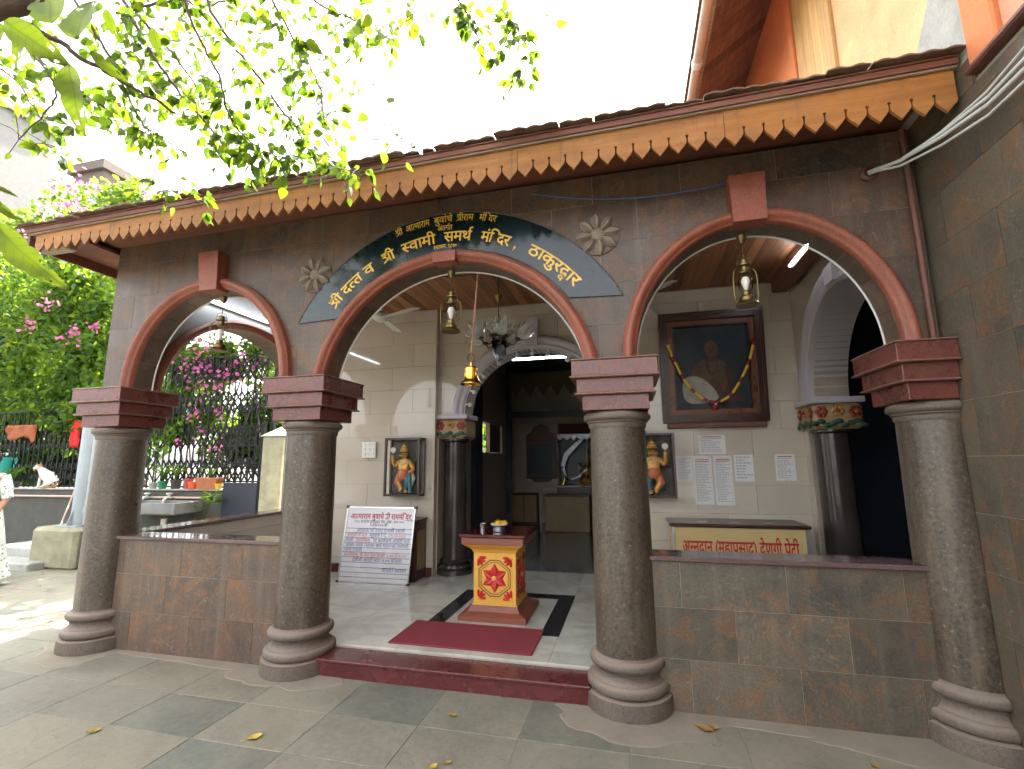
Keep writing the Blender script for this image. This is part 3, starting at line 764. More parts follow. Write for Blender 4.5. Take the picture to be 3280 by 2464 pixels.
for row in range(6):
    for i in range(32):
        xx = -5.02 + i * .213
        if xx + .2 > 1.80: break
        M = Matrix.Translation((xx + rp.uniform(-.006, .006), -.665 + row * .34 + rp.uniform(-.022, .018), 3.522 + ez(xx) + row * .03 + rp.uniform(0, .010))) @ Matrix.Rotation(rp.uniform(-.03, .03), 4, 'Z')
        inst('roof_tile', CT, roof, M)

fas = thing('fascia_board', 'orange painted scalloped timber fascia hanging along the porch eave', 'fascia', (-1.5, -.58, 3.3))
TW = .1043
def fascia_piece(i0, i1, dz):
    """teeth i0..i1 of one board: keyhole slits between pointed lobes"""
    poly = []; X0 = -4.90
    xa, xb = X0 + i0 * TW, X0 + i1 * TW
    for i in range(i0, i1):
        xl = X0 + i * TW; xr = xl + TW; cx = (xl + xr) / 2; s = .0042
        z = 3.305 + (xl + 4.9) * .001
        L = xl + (s if i > i0 else .0015); Rr = xr - (s if i < i1 - 1 else .0015)
        j = rp.uniform(-.003, .003)
        poly += [(L, z + .060), (L + .006, z + .046), (cx - .030, z + .031), (cx - .017, z + .017), (cx + j, z - .004), (cx + .017, z + .017), (cx + .030, z + .031), (Rr - .006, z + .046), (Rr, z + .060)]
        if i < i1 - 1:
            zc = z + .098
            poly += [(Rr, zc - .006)]
            for k in range(7):
                a = math.radians(-130 - k * 47 + 0); 
                a = math.radians(180 + 60) - math.radians(300) * k / 6
                poly.append((xr + .0095 * math.cos(a), zc + .0095 * math.sin(a)))
            poly += [(xr + s, zc - .006)]
    ztop = lambda x: 3.474 + (x + 4.9) * SL
    poly += [(xb - .001, ztop(xb)), (xa + .001, ztop(xa))]
    mb = MB().prism([(u, v + dz) for u, v in poly], lambda u, v, d: (u, -.592 + d, v), 0, .018)
    mb.build('board', 'fascia_wood', fas)
cuts = [0, 7, 22, 41, 52, 64.5]
cuts = [0, 8, 22, 41, 53, 64]
for a, b in zip(cuts[:-1], cuts[1:]): fascia_piece(a, b, rp.uniform(-.004, .004))

# ------------------------------------------------------------------ mortar smears and dust skirts on the paving
def smear(cx, cy, rx, ry, seed, h=.004, mat='mortar_smear', lim=None):
    rr = random.Random(seed); n = 44; ph = [rr.uniform(0, 6.28) for _ in range(5)]; vs = [(cx, cy, h)]
    for ring, (k, z) in enumerate(((.8, h * .6), (.95, h * .35), (1.0, -.002))):
        for i in range(n):
            a = 2 * math.pi * i / n; w = 1 + .13 * math.sin(2 * a + ph[0]) + .09 * math.sin(3 * a + ph[1]) + .06 * math.sin(7 * a + ph[2]) + .035 * math.sin(13 * a + ph[3])
            vs.append((cx + rx * k * w * math.cos(a), cy + ry * k * w * math.sin(a), z))
    fs = [(0, 1 + i, 1 + (i + 1) % n) for i in range(n)] + [(1 + r * n + i, 1 + (r + 1) * n + i, 1 + (r + 1) * n + (i + 1) % n, 1 + r * n + (i + 1) % n) for r in range(2) for i in range(n)]
    o = MB().add(vs, fs).build('mortar_smear', mat, None); o.parent = g
simple('mortar_smear', (0.245, 0.21, 0.160), 0.9, var=0.16, scale=5, bmp=0.25, fine=90)
smear(-.02, -.17, .50, .27, 2); smear(-2.45, -.14, .40, .24, 3); smear(1.52, -.14, .62, .20, 4); smear(-4.42, -.05, .42, .34, 6, .003); smear(.95, -.08, .9, .10, 9, .003); smear(-3.3, -.07, .95, .09, 12, .003)
# ------------------------------------------------------------------ neighbouring building on the right
nb = thing('side_building', 'taller building with brown tiled lower wall and orange plaster upper storey', 'building', (2.2, 0, 0))
MB().box(1.795, 2.10, -5.5, -.021, -.1, 3.40).build('lower_wall', 'grout', nb)
tiled_wall(nb, lambda u, v, d: (1.792 - d, u, v), -5.4, WY - .0, .0, 3.38, .6, .3, 'olive_tile', vstart=.005, ubase=-.68, stagger=(0, .62, .05, .45))
tiled_wall(nb, lambda u, v, d: (1.792 - d, u, v), -.70, .03, 3.38, 3.54, .6, .3, 'olive_tile', ubase=-.68)
MB().box(1.805, 1.829, -.70, .03, 3.401, 3.62).build('wall_pad', 'cement', nb)
MB().box(1.83, 2.10, -5.5, 7.5, 3.49, 7.4).build('upper_wall', 'yellow_plaster', nb)
MB().bevbox(1.74, 1.829, -5.4, -.70, 3.41, 3.445, .010).build('ledge', 'conduit_paint', nb)
MB().bevbox(1.77, 1.829, -.89, -.70, 3.456, 7.2, .01).build('corner_band', 'orange_plaster', nb)
MB().box(1.80, 1.829, -5.4, -.893, 3.456, 7.2).build('band', 'pink_plaster', nb)
MB().prism([(-.697, 3.49), (-.28, 3.49), (-.28, 3.95), (-.60, 4.35), (-.697, 4.35)], lambda u, v, d: (1.829 - d, u, v), 0, .014).build('grey_patch', 'cement', nb)  # thin grey patch with one slanting edge, set on the yellow wall
MB().bevbox(1.80, 1.829, 1.50, 3.9, 3.6, 6.9, .005).build('orange_band', 'orange_plaster', nb)
MB().bevbox(1.775, 1.829, 1.38, 1.50, 3.6, 6.9, .008).build('pilaster', 'orange_plaster', nb)
for k in range(4):
    MB().bevbox(1.80, 1.829, .66 + k * .18, .66 + k * .18 + .176, 3.7, 6.2, .004).build('shutter_plank', 'shutter_wood', nb)
MB().bevbox(1.79, 1.8295, .60, 1.378, 6.202, 6.32, .006).build('lintel', 'shutter_wood', nb)
yy = -5.0
for k in range(62):
    y0 = yy + k * .15
    mb = MB().box(1.02, 1.86, y0 + .002, y0 + .148, 0, .02)
    mb.v = [(p[0], p[1], p[2] + 6.08 + (p[0] - 1.02) * .72) for p in mb.v]
    mb.build('soffit_plank', 'soffit_wood', nb)
MB().box(1.00, 1.045, -5.0, 4.3, 5.99, 6.075).build('eave_fascia', 'weathered_wood', nb)
MB().tube([(.95, -5.0, 5.98), (.955, 1.55, 5.98), (.96, 4.3, 5.98)], .052, 14).build('gutter_pipe', 'gutter_pvc', nb, smooth=True)
for y in (-1.2, .3, 1.8, 3.2): MB().lathe([(.0, -.045), (.058, -.045), (.062, 0), (.058, .045), (0, .045)], 0, 0, 16).xform(Matrix.Translation((.955, y, 5.98)) @ Matrix.Rotation(math.pi / 2, 4, 'X')).build('pipe_collar', 'white_plastic', nb, smooth=40)
mb = MB().box(.9, 4.2, -5.0, 7.5, 0, .05); mb.v = [(p[0], p[1], p[2] + 6.11 + (p[0] - .9) * .72) for p in mb.v]; mb.build('roof', 'roof_clay', nb)

# ------------------------------------------------------------------ temple hall behind the doorway
hall = thing('temple_hall', 'dim prayer hall seen through the inner arched doorway', 'building', (-.6, 5, .14))
MB().box(-2.72, 1.8, 2.75, 7.6, .08, .138).build('floor', 'hall_floor', hall)
MB().box(-2.72, 1.81, 7.36, 7.5, .14, 3.9).build('back_wall', 'hall_wall', hall)
MB().box(1.70, 1.82, 2.66, 7.36, .14, 3.9).build('side_wall', 'hall_wall', hall)
for y0, y1, z0, z1 in ((2.65, 4.78, .14, 3.9), (6.35, 7.36, .14, 3.9), (4.78, 6.35, .14, 1.66), (4.78, 6.35, 2.22, 3.9)):
    MB().box(-2.72, -2.60, y0, y1, z0, z1).build('window_wall', 'hall_wall', hall)
w = MB().box(-2.70, -2.62, 5.50, 5.56, 1.66, 2.22).build('window_frame', 'dark_wood', hall)
for k in range(12):
    y = 4.85 + k * .13
    if abs(y - 5.53) > .06: MB().tube([(-2.66, y, 1.66), (-2.66, y, 2.22)], .008, 6).build('window_bar', 'black_iron', w)
MB().box(-2.69, -2.63, 5.60, 6.30, 1.67, 2.21).build('window_shutter', 'dark_wood', w)
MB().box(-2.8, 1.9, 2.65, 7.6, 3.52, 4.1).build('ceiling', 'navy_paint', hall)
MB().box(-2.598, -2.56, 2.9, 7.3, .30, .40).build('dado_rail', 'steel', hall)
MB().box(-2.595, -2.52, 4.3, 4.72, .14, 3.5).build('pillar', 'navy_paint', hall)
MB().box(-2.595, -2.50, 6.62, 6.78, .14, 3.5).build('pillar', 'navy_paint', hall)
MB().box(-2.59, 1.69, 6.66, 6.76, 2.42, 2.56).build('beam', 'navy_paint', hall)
vl = MB()
for k in range(14):
    x = -2.5 + k * .3; vl.add([(x, 6.6, 3.1), (x + .3, 6.6, 3.1), (x + .15, 6.6, 2.86), (x, 6.6, 3.4), (x + .3, 6.6, 3.4)], [(0, 1, 2), (0, 3, 4, 1)])
vl.build('zigzag_valance', 'valance_cloth', hall)
MB().box(-1.55, 1.0, 7.30, 7.35, 2.10, 2.32).build('red_pelmet', 'hall_red', hall)
# shrine things
cf = thing('carved_frame', 'dark carved wooden picture frame with arched crest on the hall wall', 'frame', (-1.95, 7.3, 1.0))
crest = [(-2.30, 1.95), (-1.60, 1.95), (-1.62, 2.10), (-1.72, 2.13), (-1.76, 2.24), (-1.86, 2.30), (-1.95, 2.33), (-2.04, 2.30), (-2.14, 2.24), (-2.18, 2.13), (-2.28, 2.10)]
MB().prism(crest, lambda u, v, d: (u, 7.355 - d, v), 0, .06).build('crest', 'dark_wood', cf)
MB().bevbox(-2.29, -1.61, 7.28, 7.355, 1.10, 1.95, .01).build('frame', 'dark_wood', cf)
MB().bevbox(-2.20, -1.70, 7.265, 7.279, 1.18, 1.86, .003).build('picture', 'canvas_dark', cf)
MB().prism([(-2.2, 1.10), (-1.7, 1.10), (-1.78, 1.03), (-2.12, 1.03)], lambda u, v, d: (u, 7.355 - d, v), 0, .05).build('lower_crest', 'dark_wood', cf)
cb = thing('cupboard', 'low tan two-door cupboard against the hall wall', 'cupboard', (-2.2, 7.1, .14))
MB().bevbox(-2.58, -1.98, 6.95, 7.35, .14, .80, .01).build('carcass', 'dark_wood', cb)
for x in (-2.55, -2.27): MB().bevbox(x, x + .26, 6.93, 6.949, .2, .76, .006).build('door', 'cabinet_tan', cb)
db = thing('offering_box', 'tan offering box behind the steel rail in the hall', 'box', (-1.25, 6.3, .14))
MB().bevbox(-1.66, -.80, 6.05, 6.5, .14, .80, .01).build('body', 'cabinet_tan', db); MB().bevbox(-1.67, -.79, 6.04, 6.51, .801, .83, .006).build('lid', 'dark_wood', db)
rl = thing('steel_rail', 'stainless steel barrier rail before the shrine', 'rail', (-1.2, 6.0, .14))
for x in (-1.74, -.62, .4): MB().tube([(x, 6.0, .14), (x, 6.0, 1.02)], .022, 10).build('post', 'steel_dull', rl, smooth=True)
MB().tube([(-1.74, 6.0, 1.0), (.4, 6.0, 1.0)], .02, 10).build('rail', 'steel_dull', rl, smooth=True)
sh = thing('silver_shrine', 'silver arched shrine frame with curved side panels in the hall', 'shrine', (-.9, 7.0, .8))
MB().box(-1.55, -.2, 6.9, 7.3, .5, .98).build('pedestal', 'dark_wood', sh)
for s in (-1, 1):
    cx = -.88; pts = [(cx + s * .06, 1.98), (cx + s * .24, 1.84), (cx + s * .46, 1.62), (cx + s * .54, 1.38), (cx + s * .48, 1.18), (cx + s * .36, 1.10), (cx + s * .2, 1.16), (cx + s * .03, 1.32)]
    vs = []; 
    for i, (x, z) in enumerate(pts):
        wd = [.015, .04, .045, .035, .025, .018, .018, .010][i]
        vs += [(x - wd, 6.95, z + wd * .6), (x + wd, 6.95, z - wd * .6), (x - wd, 6.98, z + wd * .6), (x + wd, 6.98, z - wd * .6)]
    fs = []
    for i in range(7): a = i * 4; b = a + 4; fs += [(a, a + 1, b + 1, b), (a + 2, b + 2, b + 3, a + 3), (a, b, b + 2, a + 2), (a + 1, a + 3, b + 3, b + 1)]
    MB().add(vs, fs).build('curved_panel', 'silver', sh, smooth=60)
MB().tube([(-.88, 6.95, .98), (-.88, 6.95, 1.95)], .018, 8).build('spire', 'silver', sh, smooth=True)
for x in (-1.5, -.26): MB().tube([(x, 6.96, .98), (x, 6.96, 2.0)], .02, 8).build('pillar', 'silver', sh, smooth=True)
MB().box(-1.52, -.24, 7.22, 7.25, .99, 2.05).build('back_panel', 'navy_paint', sh)
MB().lathe([(0, .98), (.17, .98), (.20, 1.06), (.15, 1.16), (.10, 1.28), (.12, 1.36), (.07, 1.44), (.085, 1.52), (.05, 1.60), (.02, 1.68), (0, 1.72)], -.88, 7.1, 20).build('idol', 'statue_gold', sh, smooth=True)
for k in range(13):
    a = math.pi * (k / 12); MB().sphere((-.88 - .17 * math.cos(a), 6.93, 1.42 - .28 * math.sin(a)), .028, 8, 6).build('garland_bead', 'marigold' if k % 2 else 'flower_red', sh, smooth=True)
MB().box(-1.52, -.24, 6.93, 6.96, 2.0, 2.06).build('lintel', 'silver', sh)
for k in range(9): MB().prism([(-1.52 + k * .142, 2.0), (-1.38 + k * .142, 2.0), (-1.45 + k * .142, 1.93)], lambda u, v, d: (u, 6.94 + d, v), 0, .01).build('lintel_pendant', 'silver', sh)
MB().tube([(-1.40, 6.90, 1.0), (-1.36, 6.90, 1.10), (-1.38, 6.90, 1.16)], [.05, .035, .02], 10).build('lamp', 'brass_bright', sh, smooth=True)

# ------------------------------------------------------------------ lettering helper (Devanagari, composed glyph by glyph)
GL = {}
def load_glyphs(chars, off):
    objs = []
    probe = 'l'
    for ch in chars:
        if (ch, off) in GL: continue
        res = []
        for body in (ch, ch + probe, probe):
            cu = bpy.data.curves.new('g', 'FONT'); cu.body = body; cu.size = 1.0; cu.resolution_u = 2; cu.offset = off; cu.fill_mode = 'FRONT'
            o = bpy.data.objects.new('g', cu); COL.objects.link(o); res.append(o)
        objs.append((ch, res))
    if not objs: return
    dg = bpy.context.evaluated_depsgraph_get(); dg.update()
    for ch, res in objs:
        ms = [bpy.data.meshes.new_from_object(o.evaluated_get(dg)) for o in res]
        mx = lambda m: max((v.co.x for v in m.vertices), default=0)
        GL[(ch, off)] = ([(v.co.x, v.co.y) for v in ms[0].vertices], [tuple(p.vertices) for p in ms[0].polygons], mx(ms[1]) - mx(ms[2]))
        for o in res:
            d = o.data; bpy.data.objects.remove(o); bpy.data.curves.remove(d)
        for m in ms: bpy.data.meshes.remove(m)
VIR = '\u094d'; CONS = set(chr(c) for c in range(0x915, 0x93a)) | {'\u0933'}
SIGNS = set('\u0901\u0902\u0903\u093e\u093f\u0940\u0941\u0942\u0943\u0947\u0948\u094b\u094c')
def half_form(ch, off):
    key = (ch + VIR, off)
    if key in GL: return GL[key]
    v, f, adv = GL[(ch, off)]
    low = [p[0] for p in v if p[1] < .06]
    sr = max(low) if low else adv
    cut = sr - .095 - 2 * off
    bm = bmesh.new(); bv = [bm.verts.new((x, y, 0)) for x, y in v]
    for q in f:
        try: bm.faces.new([bv[i] for i in q])
        except ValueError: pass
    bmesh.ops.bisect_plane(bm, geom=bm.verts[:] + bm.edges[:] + bm.faces[:], plane_co=(cut, 0, 0), plane_no=(1, 0, 0), clear_outer=True)
    bm.verts.index_update()
    GL[key] = ([(w.co.x, w.co.y) for w in bm.verts], [tuple(w.index for w in q.verts) for q in bm.faces], cut)
    bm.free(); return GL[key]
def stroke(pts, w):
    vs = []; fs = []
    for i, (x, y) in enumerate(pts):
        x0, y0 = pts[max(0, i - 1)]; x1, y1 = pts[min(len(pts) - 1, i + 1)]
        l = math.hypot(x1 - x0, y1 - y0) or 1; nx, ny = -(y1 - y0) / l * w / 2, (x1 - x0) / l * w / 2
        vs += [(x + nx, y + ny), (x - nx, y - ny)]
    fs = [(2 * i, 2 * i + 1, 2 * i + 3, 2 * i + 2) for i in range(len(pts) - 1)]
    return vs, fs
def shape(text, off):
    """list of clusters: (advance, [(verts, faces, dx, dy, scale)])"""
    load_glyphs(sorted(set(c for c in text if c != ' ') | {'व', 'ा'}), off)
    out = []; i = 0; W = .075 + 2 * off
    while i < len(text):
        ch = text[i]
        if ch == ' ': out.append((.26, [])); i += 1; continue
        if ch not in CONS:
            v, f, a = GL[(ch, off)]; items = [(v, f, 0, 0, 1)]; i += 1
            while i < len(text) and text[i] in SIGNS:
                v, f, b = GL[(text[i], off)]; items.append((v, f, a, 0, 1)); a += b; i += 1
            out.append((a, items)); continue
        cons = [ch]; i += 1
        while i + 1 < len(text) and text[i] == VIR and text[i + 1] in CONS: cons.append(text[i + 1]); i += 2
        marks = []
        while i < len(text) and text[i] in SIGNS: marks.append(text[i]); i += 1
        items = []; pen = 0.0; reph = False; rakar = False; sub = None
        if len(cons) > 1 and cons[0] == 'र': reph = True; cons = cons[1:]
        if len(cons) > 1 and cons[-1] == 'र': rakar = True; cons = cons[:-1]
        if len(cons) > 1 and cons[-2] == 'द': sub = cons[-1]; cons = cons[:-1]
        if '\u093f' in marks:
            v, f, a = GL[('\u093f', off)]; items.append((v, f, pen, 0, 1)); pen += a; marks.remove('\u093f')
        for c in cons[:-1]:
            v, f, a = half_form(c, off); items.append((v, f, pen, 0, 1)); pen += a
        v, f, a = GL[(cons[-1], off)]; items.append((v, f, pen, 0, 1)); b0 = pen; pen += a
        if rakar and cons[-1] == 'श':
            hv, hf, ha = half_form('श', off); items.pop(); a = ha * .80 + .16
            items.append(([(x * .80, .62 - (.62 - y) * .62) for x, y in hv], hf, b0, 0, 1))
            q = stroke([(b0, .62), (b0 + a, .62)], W); items.append((q[0], q[1], 0, 0, 1))
            q = stroke([(b0 + a - .09, .62), (b0 + a - .09, 0)], W); items.append((q[0], q[1], 0, 0, 1))
            q = stroke([(b0 + a - .08, .26), (b0 + a * .5, .14), (b0 + .02, -.0)], W); items.append((q[0], q[1], 0, 0, 1)); pen = b0 + a
        elif rakar:
            low = [p[0] for p in v if p[1] < .06]; sx = b0 + (max(low) if low else a)
            q = stroke([(sx - .03, .20), (sx - .16, .09), (sx - .30, .0)], W); items.append((q[0], q[1], 0, 0, 1))
        if sub:
            sv, sf, sa = GL[(sub, off)]; items.append((sv, sf, b0 + a * .28, -.30, .62))
        for m in marks:
            v, f, a = GL[(m, off)]; items.append((v, f, pen, 0, 1)); pen += a
        if reph:
            q = stroke([(pen - .10, .62), (pen - .14, .72), (pen - .10, .82), (pen + .0, .86), (pen + .08, .83)], W); items.append((q[0], q[1], 0, 0, 1))
        out.append((pen, items))
    return out
HEAD = .62                                           # headline height in em
def text_mesh(mb, text, off, place, size, xs=1.0, width=None):
    cl = shape(text, off); tot = sum(c[0] for c in cl) * size
    k = (width / tot) if width else xs
    pen = 0.0
    for adv, items in cl:
        mid = (pen + adv / 2) * size * k
        for v, f, dx, dy, sc in items:
            mb.add([place((pen + dx + x * sc - 0) * size * k, (dy + y * sc) * size, mid) for x, y in v], f)
        pen += adv
    return tot * k
def flat(o, ux, uy):
    o, ux, uy = Vector(o), Vector(ux), Vector(uy)
    return lambda x, y, mid: tuple(o + ux * x + uy * y)

# ------------------------------------------------------------------ arched sign
SC = (-1.28, 1.95); SY = WY - .022
sign = thing('arched_sign', 'dark blue arched signboard with gold lettering above the middle arch', 'sign', (-1.28, SY, 2.6))
po = []; a0 = math.asin((2.615 - SC[1]) / 1.445)
n = 60
for i in range(n + 1):
    a = math.pi - a0 - (math.pi - 2 * a0) * i / n; po.append((SC[0] + 1.445 * math.cos(a), SC[1] + 1.445 * math.sin(a)))
ri = 1.142; b0 = math.asin((2.63 - SC[1]) / ri)
for i in range(n + 1):
    a = b0 + (math.pi - 2 * b0) * i / n; po.append((SC[0] + ri * math.cos(a), SC[1] + ri * math.sin(a)))
MB().prism(po, lambda u, v, d: (u, SY + .011 - d, v), 0, .012).build('board', 'sign_board', sign)
rim = []
for i in range(n + 1):
    a = math.pi - a0 - (math.pi - 2 * a0) * i / n; rim.append((SC[0] + 1.447 * math.cos(a), SY, SC[1] + 1.447 * math.sin(a)))
MB().tube(rim, .006, 6).build('rim', 'cement_dark', sign)
def arc_place(rh, size, ang0):
    rb = rh - HEAD * size
    def pl(x, y, mid):
        a = R(ang0) - mid / rh; dx = x - mid; rr = rb + y
        return (SC[0] + rr * math.cos(a) + dx * math.sin(a), SY - .0035, SC[1] + rr * math.sin(a) - dx * math.cos(a))
    return pl
def arc_word(txt, rh, size, aL, aR, mat='gold_letter', off=.012):
    mb = MB(); text_mesh(mb, txt, off, arc_place(rh, size, aL), size, width=R(aL - aR) * rh); mb.build('lettering', mat, sign)
for txt, aL, aR in (('श्री', 141.2, 136.3), ('दत्त', 134.8, 125.8), ('व', 124.0, 120.1), ('श्री', 115.8, 110.9), ('स्वामी', 107.6, 94.7), ('समर्थ', 91.3, 81.3), ('मंदिर', 77.6, 66.9), (',', 64.9, 64.0), ('ठाकुरद्वार', 59.3, 38.5)):
    arc_word(txt, 1.289, .122, aL, aR, off=.016)
for txt, aL, aR in (('श्री', 108.2, 105.8), ('आत्माराम', 104.6, 96.3), ('बुवांचे', 94.7, 88.5), ('श्रीराम', 87.0, 81.5), ('मंदिर', 79.5, 73.9)):
    arc_word(txt, 1.424, .080, aL, aR, off=.010)
arc_word('अंतर्गत', 1.347, .062, 93.6, 88.4, off=.012)
arc_word('स्थापना :१८७०', 1.192, .050, 95.5, 86.2, off=.010)
hk = thing('iron_hook', 'small bent iron hook on the wall above the arched sign', 'hook', (-1.35, -.16, 3.41))
MB().tube([(-1.36, WY - .012, 3.50), (-1.36, WY - .06, 3.51), (-1.345, WY - .07, 3.47), (-1.35, WY - .06, 3.43)], .007, 8).build('bent_bar', 'iron_rust', hk, smooth=True)
MB().box(-1.385, -1.325, WY - .03, WY - .0125, 3.40, 3.44).build('plate', 'iron_rust', hk)

# ------------------------------------------------------------------ carved rosettes
def rosette(cx, cz, r, label, rot):
    t = thing('stone_rosette', label, 'carving', (cx, WY, cz), 'carved stone rosettes')
    FR = lambda u, v, d: (cx + u, WY - .012 - d, cz + v)
    MB().prism([(r * math.cos(2 * math.pi * i / 40), r * math.sin(2 * math.pi * i / 40)) for i in range(40)], FR, -.008, .008).build('disc', 'base_granite', t)
    for k in range(8):
        a = rot + k * math.pi / 4; ca, sa = math.cos(a), math.sin(a); vs = []; 
        prof = [(.28, .07, .026), (.48, .19, .044), (.68, .255, .050), (.86, .19, .042), (1.04, .015, .018)]
        for s, w, h in prof:
            for e, hh in ((-1, .010), (-.5, h * .92), (0, h * .72), (.5, h * .92), (1, .010)):
                u = s * r; v = e * w * r; vs.append(FR(u * ca - v * sa, u * sa + v * ca, hh))
        fs = [(i * 5 + j, i * 5 + j + 1, (i + 1) * 5 + j + 1, (i + 1) * 5 + j) for i in range(4) for j in range(4)]
        fs += [(0, 1, 2, 3, 4), (20, 24, 23, 22, 21)]
        MB().add(vs, fs).build('petal', 'rosette_stone', t, smooth=45)
    MB().sphere((cx, WY - .02, cz), r * .33, 18, 10, (1, .45, 1)).build('centre', 'rosette_stone', t, smooth=True)
rosette(-2.435, 3.018, .15, 'carved stone rosette left of the arched sign', .3)
rosette(-.150, 3.075, .152, 'carved stone rosette between the arched sign and the right arch', .1)

# ------------------------------------------------------------------ lanterns
def lantern(x, y, ztop, label, rz=0.0):
    t = thing('hurricane_lantern', label, 'lantern', (x, y, ztop - .5), 'brass lanterns under the arches')
    T = Matrix.Translation((x, y, ztop - .5)) @ Matrix.Rotation(rz, 4, 'Z')
    def L(prof, name, mat, n=24): return MB().lathe(prof, 0, 0, n).xform(T).build(name, mat, t, smooth=35)
    MB().tube([(0, 0, .32), (0, 0, .40), (.004, 0, .44)], .0025, 6).xform(T).build('chain', 'iron_rust', t)
    L([(0, .435), (.010, .435), (.028, .462), (.032, .492), (.0, .497)], 'ceiling_cup', 'brass_old')
    L([(0, .0), (.070, .0), (.074, .006), (.066, .018), (.048, .030), (.045, .055), (.034, .066), (0, .066)], 'fount', 'brass_old')
    L([(0, .066), (.026, .066), (.028, .092), (.022, .098), (0, .098)], 'burner', 'brass_old')
    L([(.024, .090), (.040, .118), (.046, .150), (.040, .185), (.028, .215), (.025, .225)], 'glass_globe', 'clear_glass')
    L([(0, .102), (.010, .104), (.016, .125), (.026, .155), (.028, .172), (.018, .195), (.0, .20)], 'bulb', 'wax_white', 16)
    L([(0, .222), (.034, .222), (.036, .232), (.026, .240), (.024, .268), (.042, .274), (.042, .282), (.026, .290), (.024, .315), (.0, .322)], 'chimney_cap', 'brass_old')
    for s in (-1, 1):
        MB().tube([(s * .048, 0, .020), (s * .070, 0, .030), (s * .078, 0, .07), (s * .078, 0, .20), (s * .068, 0, .245), (s * .04, 0, .262)], .0042, 8).xform(T).build('side_tube', 'brass_old', t, smooth=True)
    MB().tube([(-.046, .0, .278), (-.03, .0, .335), (0, 0, .350), (.03, 0, .335), (.046, 0, .278)], .0022, 6).xform(T).build('bail_handle', 'brass_old', t)
    return t
lantern(-3.435, -.04, 2.965, 'brass hurricane lantern hanging in the left arch', .6)
lantern(-1.285, -.04, 2.975, 'brass hurricane lantern hanging in the middle arch', .3)
lantern(.80, -.04, 3.0, 'brass hurricane lantern hanging in the right arch', .2)

# ------------------------------------------------------------------ bell
bell = thing('temple_bell', 'shiny brass bell hanging on a rope inside the middle arch', 'bell', (-1.17, .1, 2.07))
MB().tube([(-1.10, .06, 2.985), (-1.135, .085, 2.68), (-1.168, .1, 2.335)], .0075, 8).build('rope', 'rope', bell, smooth=True)
for s in (-1, 1): MB().tube([(-1.168, .1, 2.335), (-1.168 + s * .022, .1, 2.315), (-1.168 + s * .027, .1, 2.29), (-1.168 + s * .014, .1, 2.262), (-1.168 + s * .008, .1, 2.235)], .0065, 8).build('shackle', 'iron_rust', bell, smooth=True)
MB().lathe([(0, 2.262), (.008, 2.26), (.012, 2.232), (.04, 2.226), (.050, 2.215), (.053, 2.18), (.056, 2.14), (.066, 2.115), (.086, 2.094), (.088, 2.086), (.078, 2.086), (.05, 2.11), (0, 2.19)], -1.168, .1, 32).build('bell_body', 'brass_bright', bell, smooth=35)
MB().tube([(-1.168, .1, 2.15), (-1.168, .1, 2.085)], .005, 6).build('clapper_rod', 'iron_rust', bell)
MB().sphere((-1.168, .1, 2.08), .015, 12, 8).build('clapper', 'brass_bright', bell, smooth=True)

# ------------------------------------------------------------------ chandelier
ch = thing('chandelier', 'glass flower chandelier with hanging crystal rods above the pedestal', 'chandelier', (-1.235, 1.15, 2.5))
cx, cy = -1.235, 1.15
MB().tube([(cx, cy, 3.478), (cx, cy, 2.93)], .006, 8).build('rod', 'iron_rust', ch)
MB().lathe([(0, 3.10), (.012, 3.11), (.032, 3.15), (.04, 3.175), (.03, 3.185), (0, 3.187)], cx, cy, 20).build('canopy_cup', 'brass_old', ch, smooth=True)
MB().lathe([(0, 2.70), (.05, 2.70), (.06, 2.73), (.10, 2.745), (.10, 2.76), (.05, 2.775), (.02, 2.80), (.015, 2.93), (0, 2.94)], cx, cy, 24).build('hub', 'crystal_base', ch, smooth=35)
def flower(cxx, cyy, cz, dirx, diry, sc):
    mb = MB(); rr = random.Random(int(cxx * 997))
    for ring, (rad, ln, npet) in enumerate(((.035, .15, 6), (.06, .125, 7), (.085, .09, 8))):
        for k in range(npet):
            a = 2 * math.pi * k / npet + ring * .4; dx, dy = math.cos(a), math.sin(a); ln2 = ln * rr.uniform(.9, 1.1)
            b = Vector((dx * .02, dy * .02, 0)); m = Vector((dx * rad, dy * rad, ln2 * .5)); tp = Vector((dx * rad * 1.15, dy * rad * 1.15, ln2)); w = Vector((-dy, dx, 0)) * .026
            vs = [b - w * .4, b + w * .4, m + w, m - w, tp + Vector((dx, dy, 0)) * .008, m * 1.02 + Vector((0, 0, .004))]
            mb.add(vs, [(0, 1, 5), (1, 2, 5), (2, 4, 5), (4, 3, 5), (3, 0, 5)])
    q = Vector((dirx * .75, diry * .75, 1)).normalized().to_track_quat('Z', 'Y').to_matrix().to_4x4()
    return mb.xform(Matrix.Translation((cxx, cyy, cz)) @ q @ Matrix.Scale(sc, 4))
flower(cx, cy, 2.765, 0, 0, 1.35).build('glass_flower', 'frosted_glass', ch)
for k in range(5):
    a = k * 2 * math.pi / 5 + .1; dx, dy = math.cos(a), math.sin(a); q_ = .20
    MB().tube([(cx + dx * .05, cy + dy * .05, 2.74), (cx + dx * .09, cy + dy * .09, 2.66), (cx + dx * .15, cy + dy * .15, 2.65), (cx + dx * q_, cy + dy * q_, 2.70)], .008, 8).build('arm', 'crystal_base', ch, smooth=True)
    MB().lathe([(0, 0), (.02, 0), (.036, .02), (.03, .03), (0, .03)], cx + dx * q_, cy + dy * q_, 14, cz=2.69).build('socket', 'crystal_base', ch, smooth=True)
    flower(cx + dx * (q_ + .005), cy + dy * (q_ + .005), 2.715, dx, dy, 1.25).build('glass_flower', 'frosted_glass', ch)
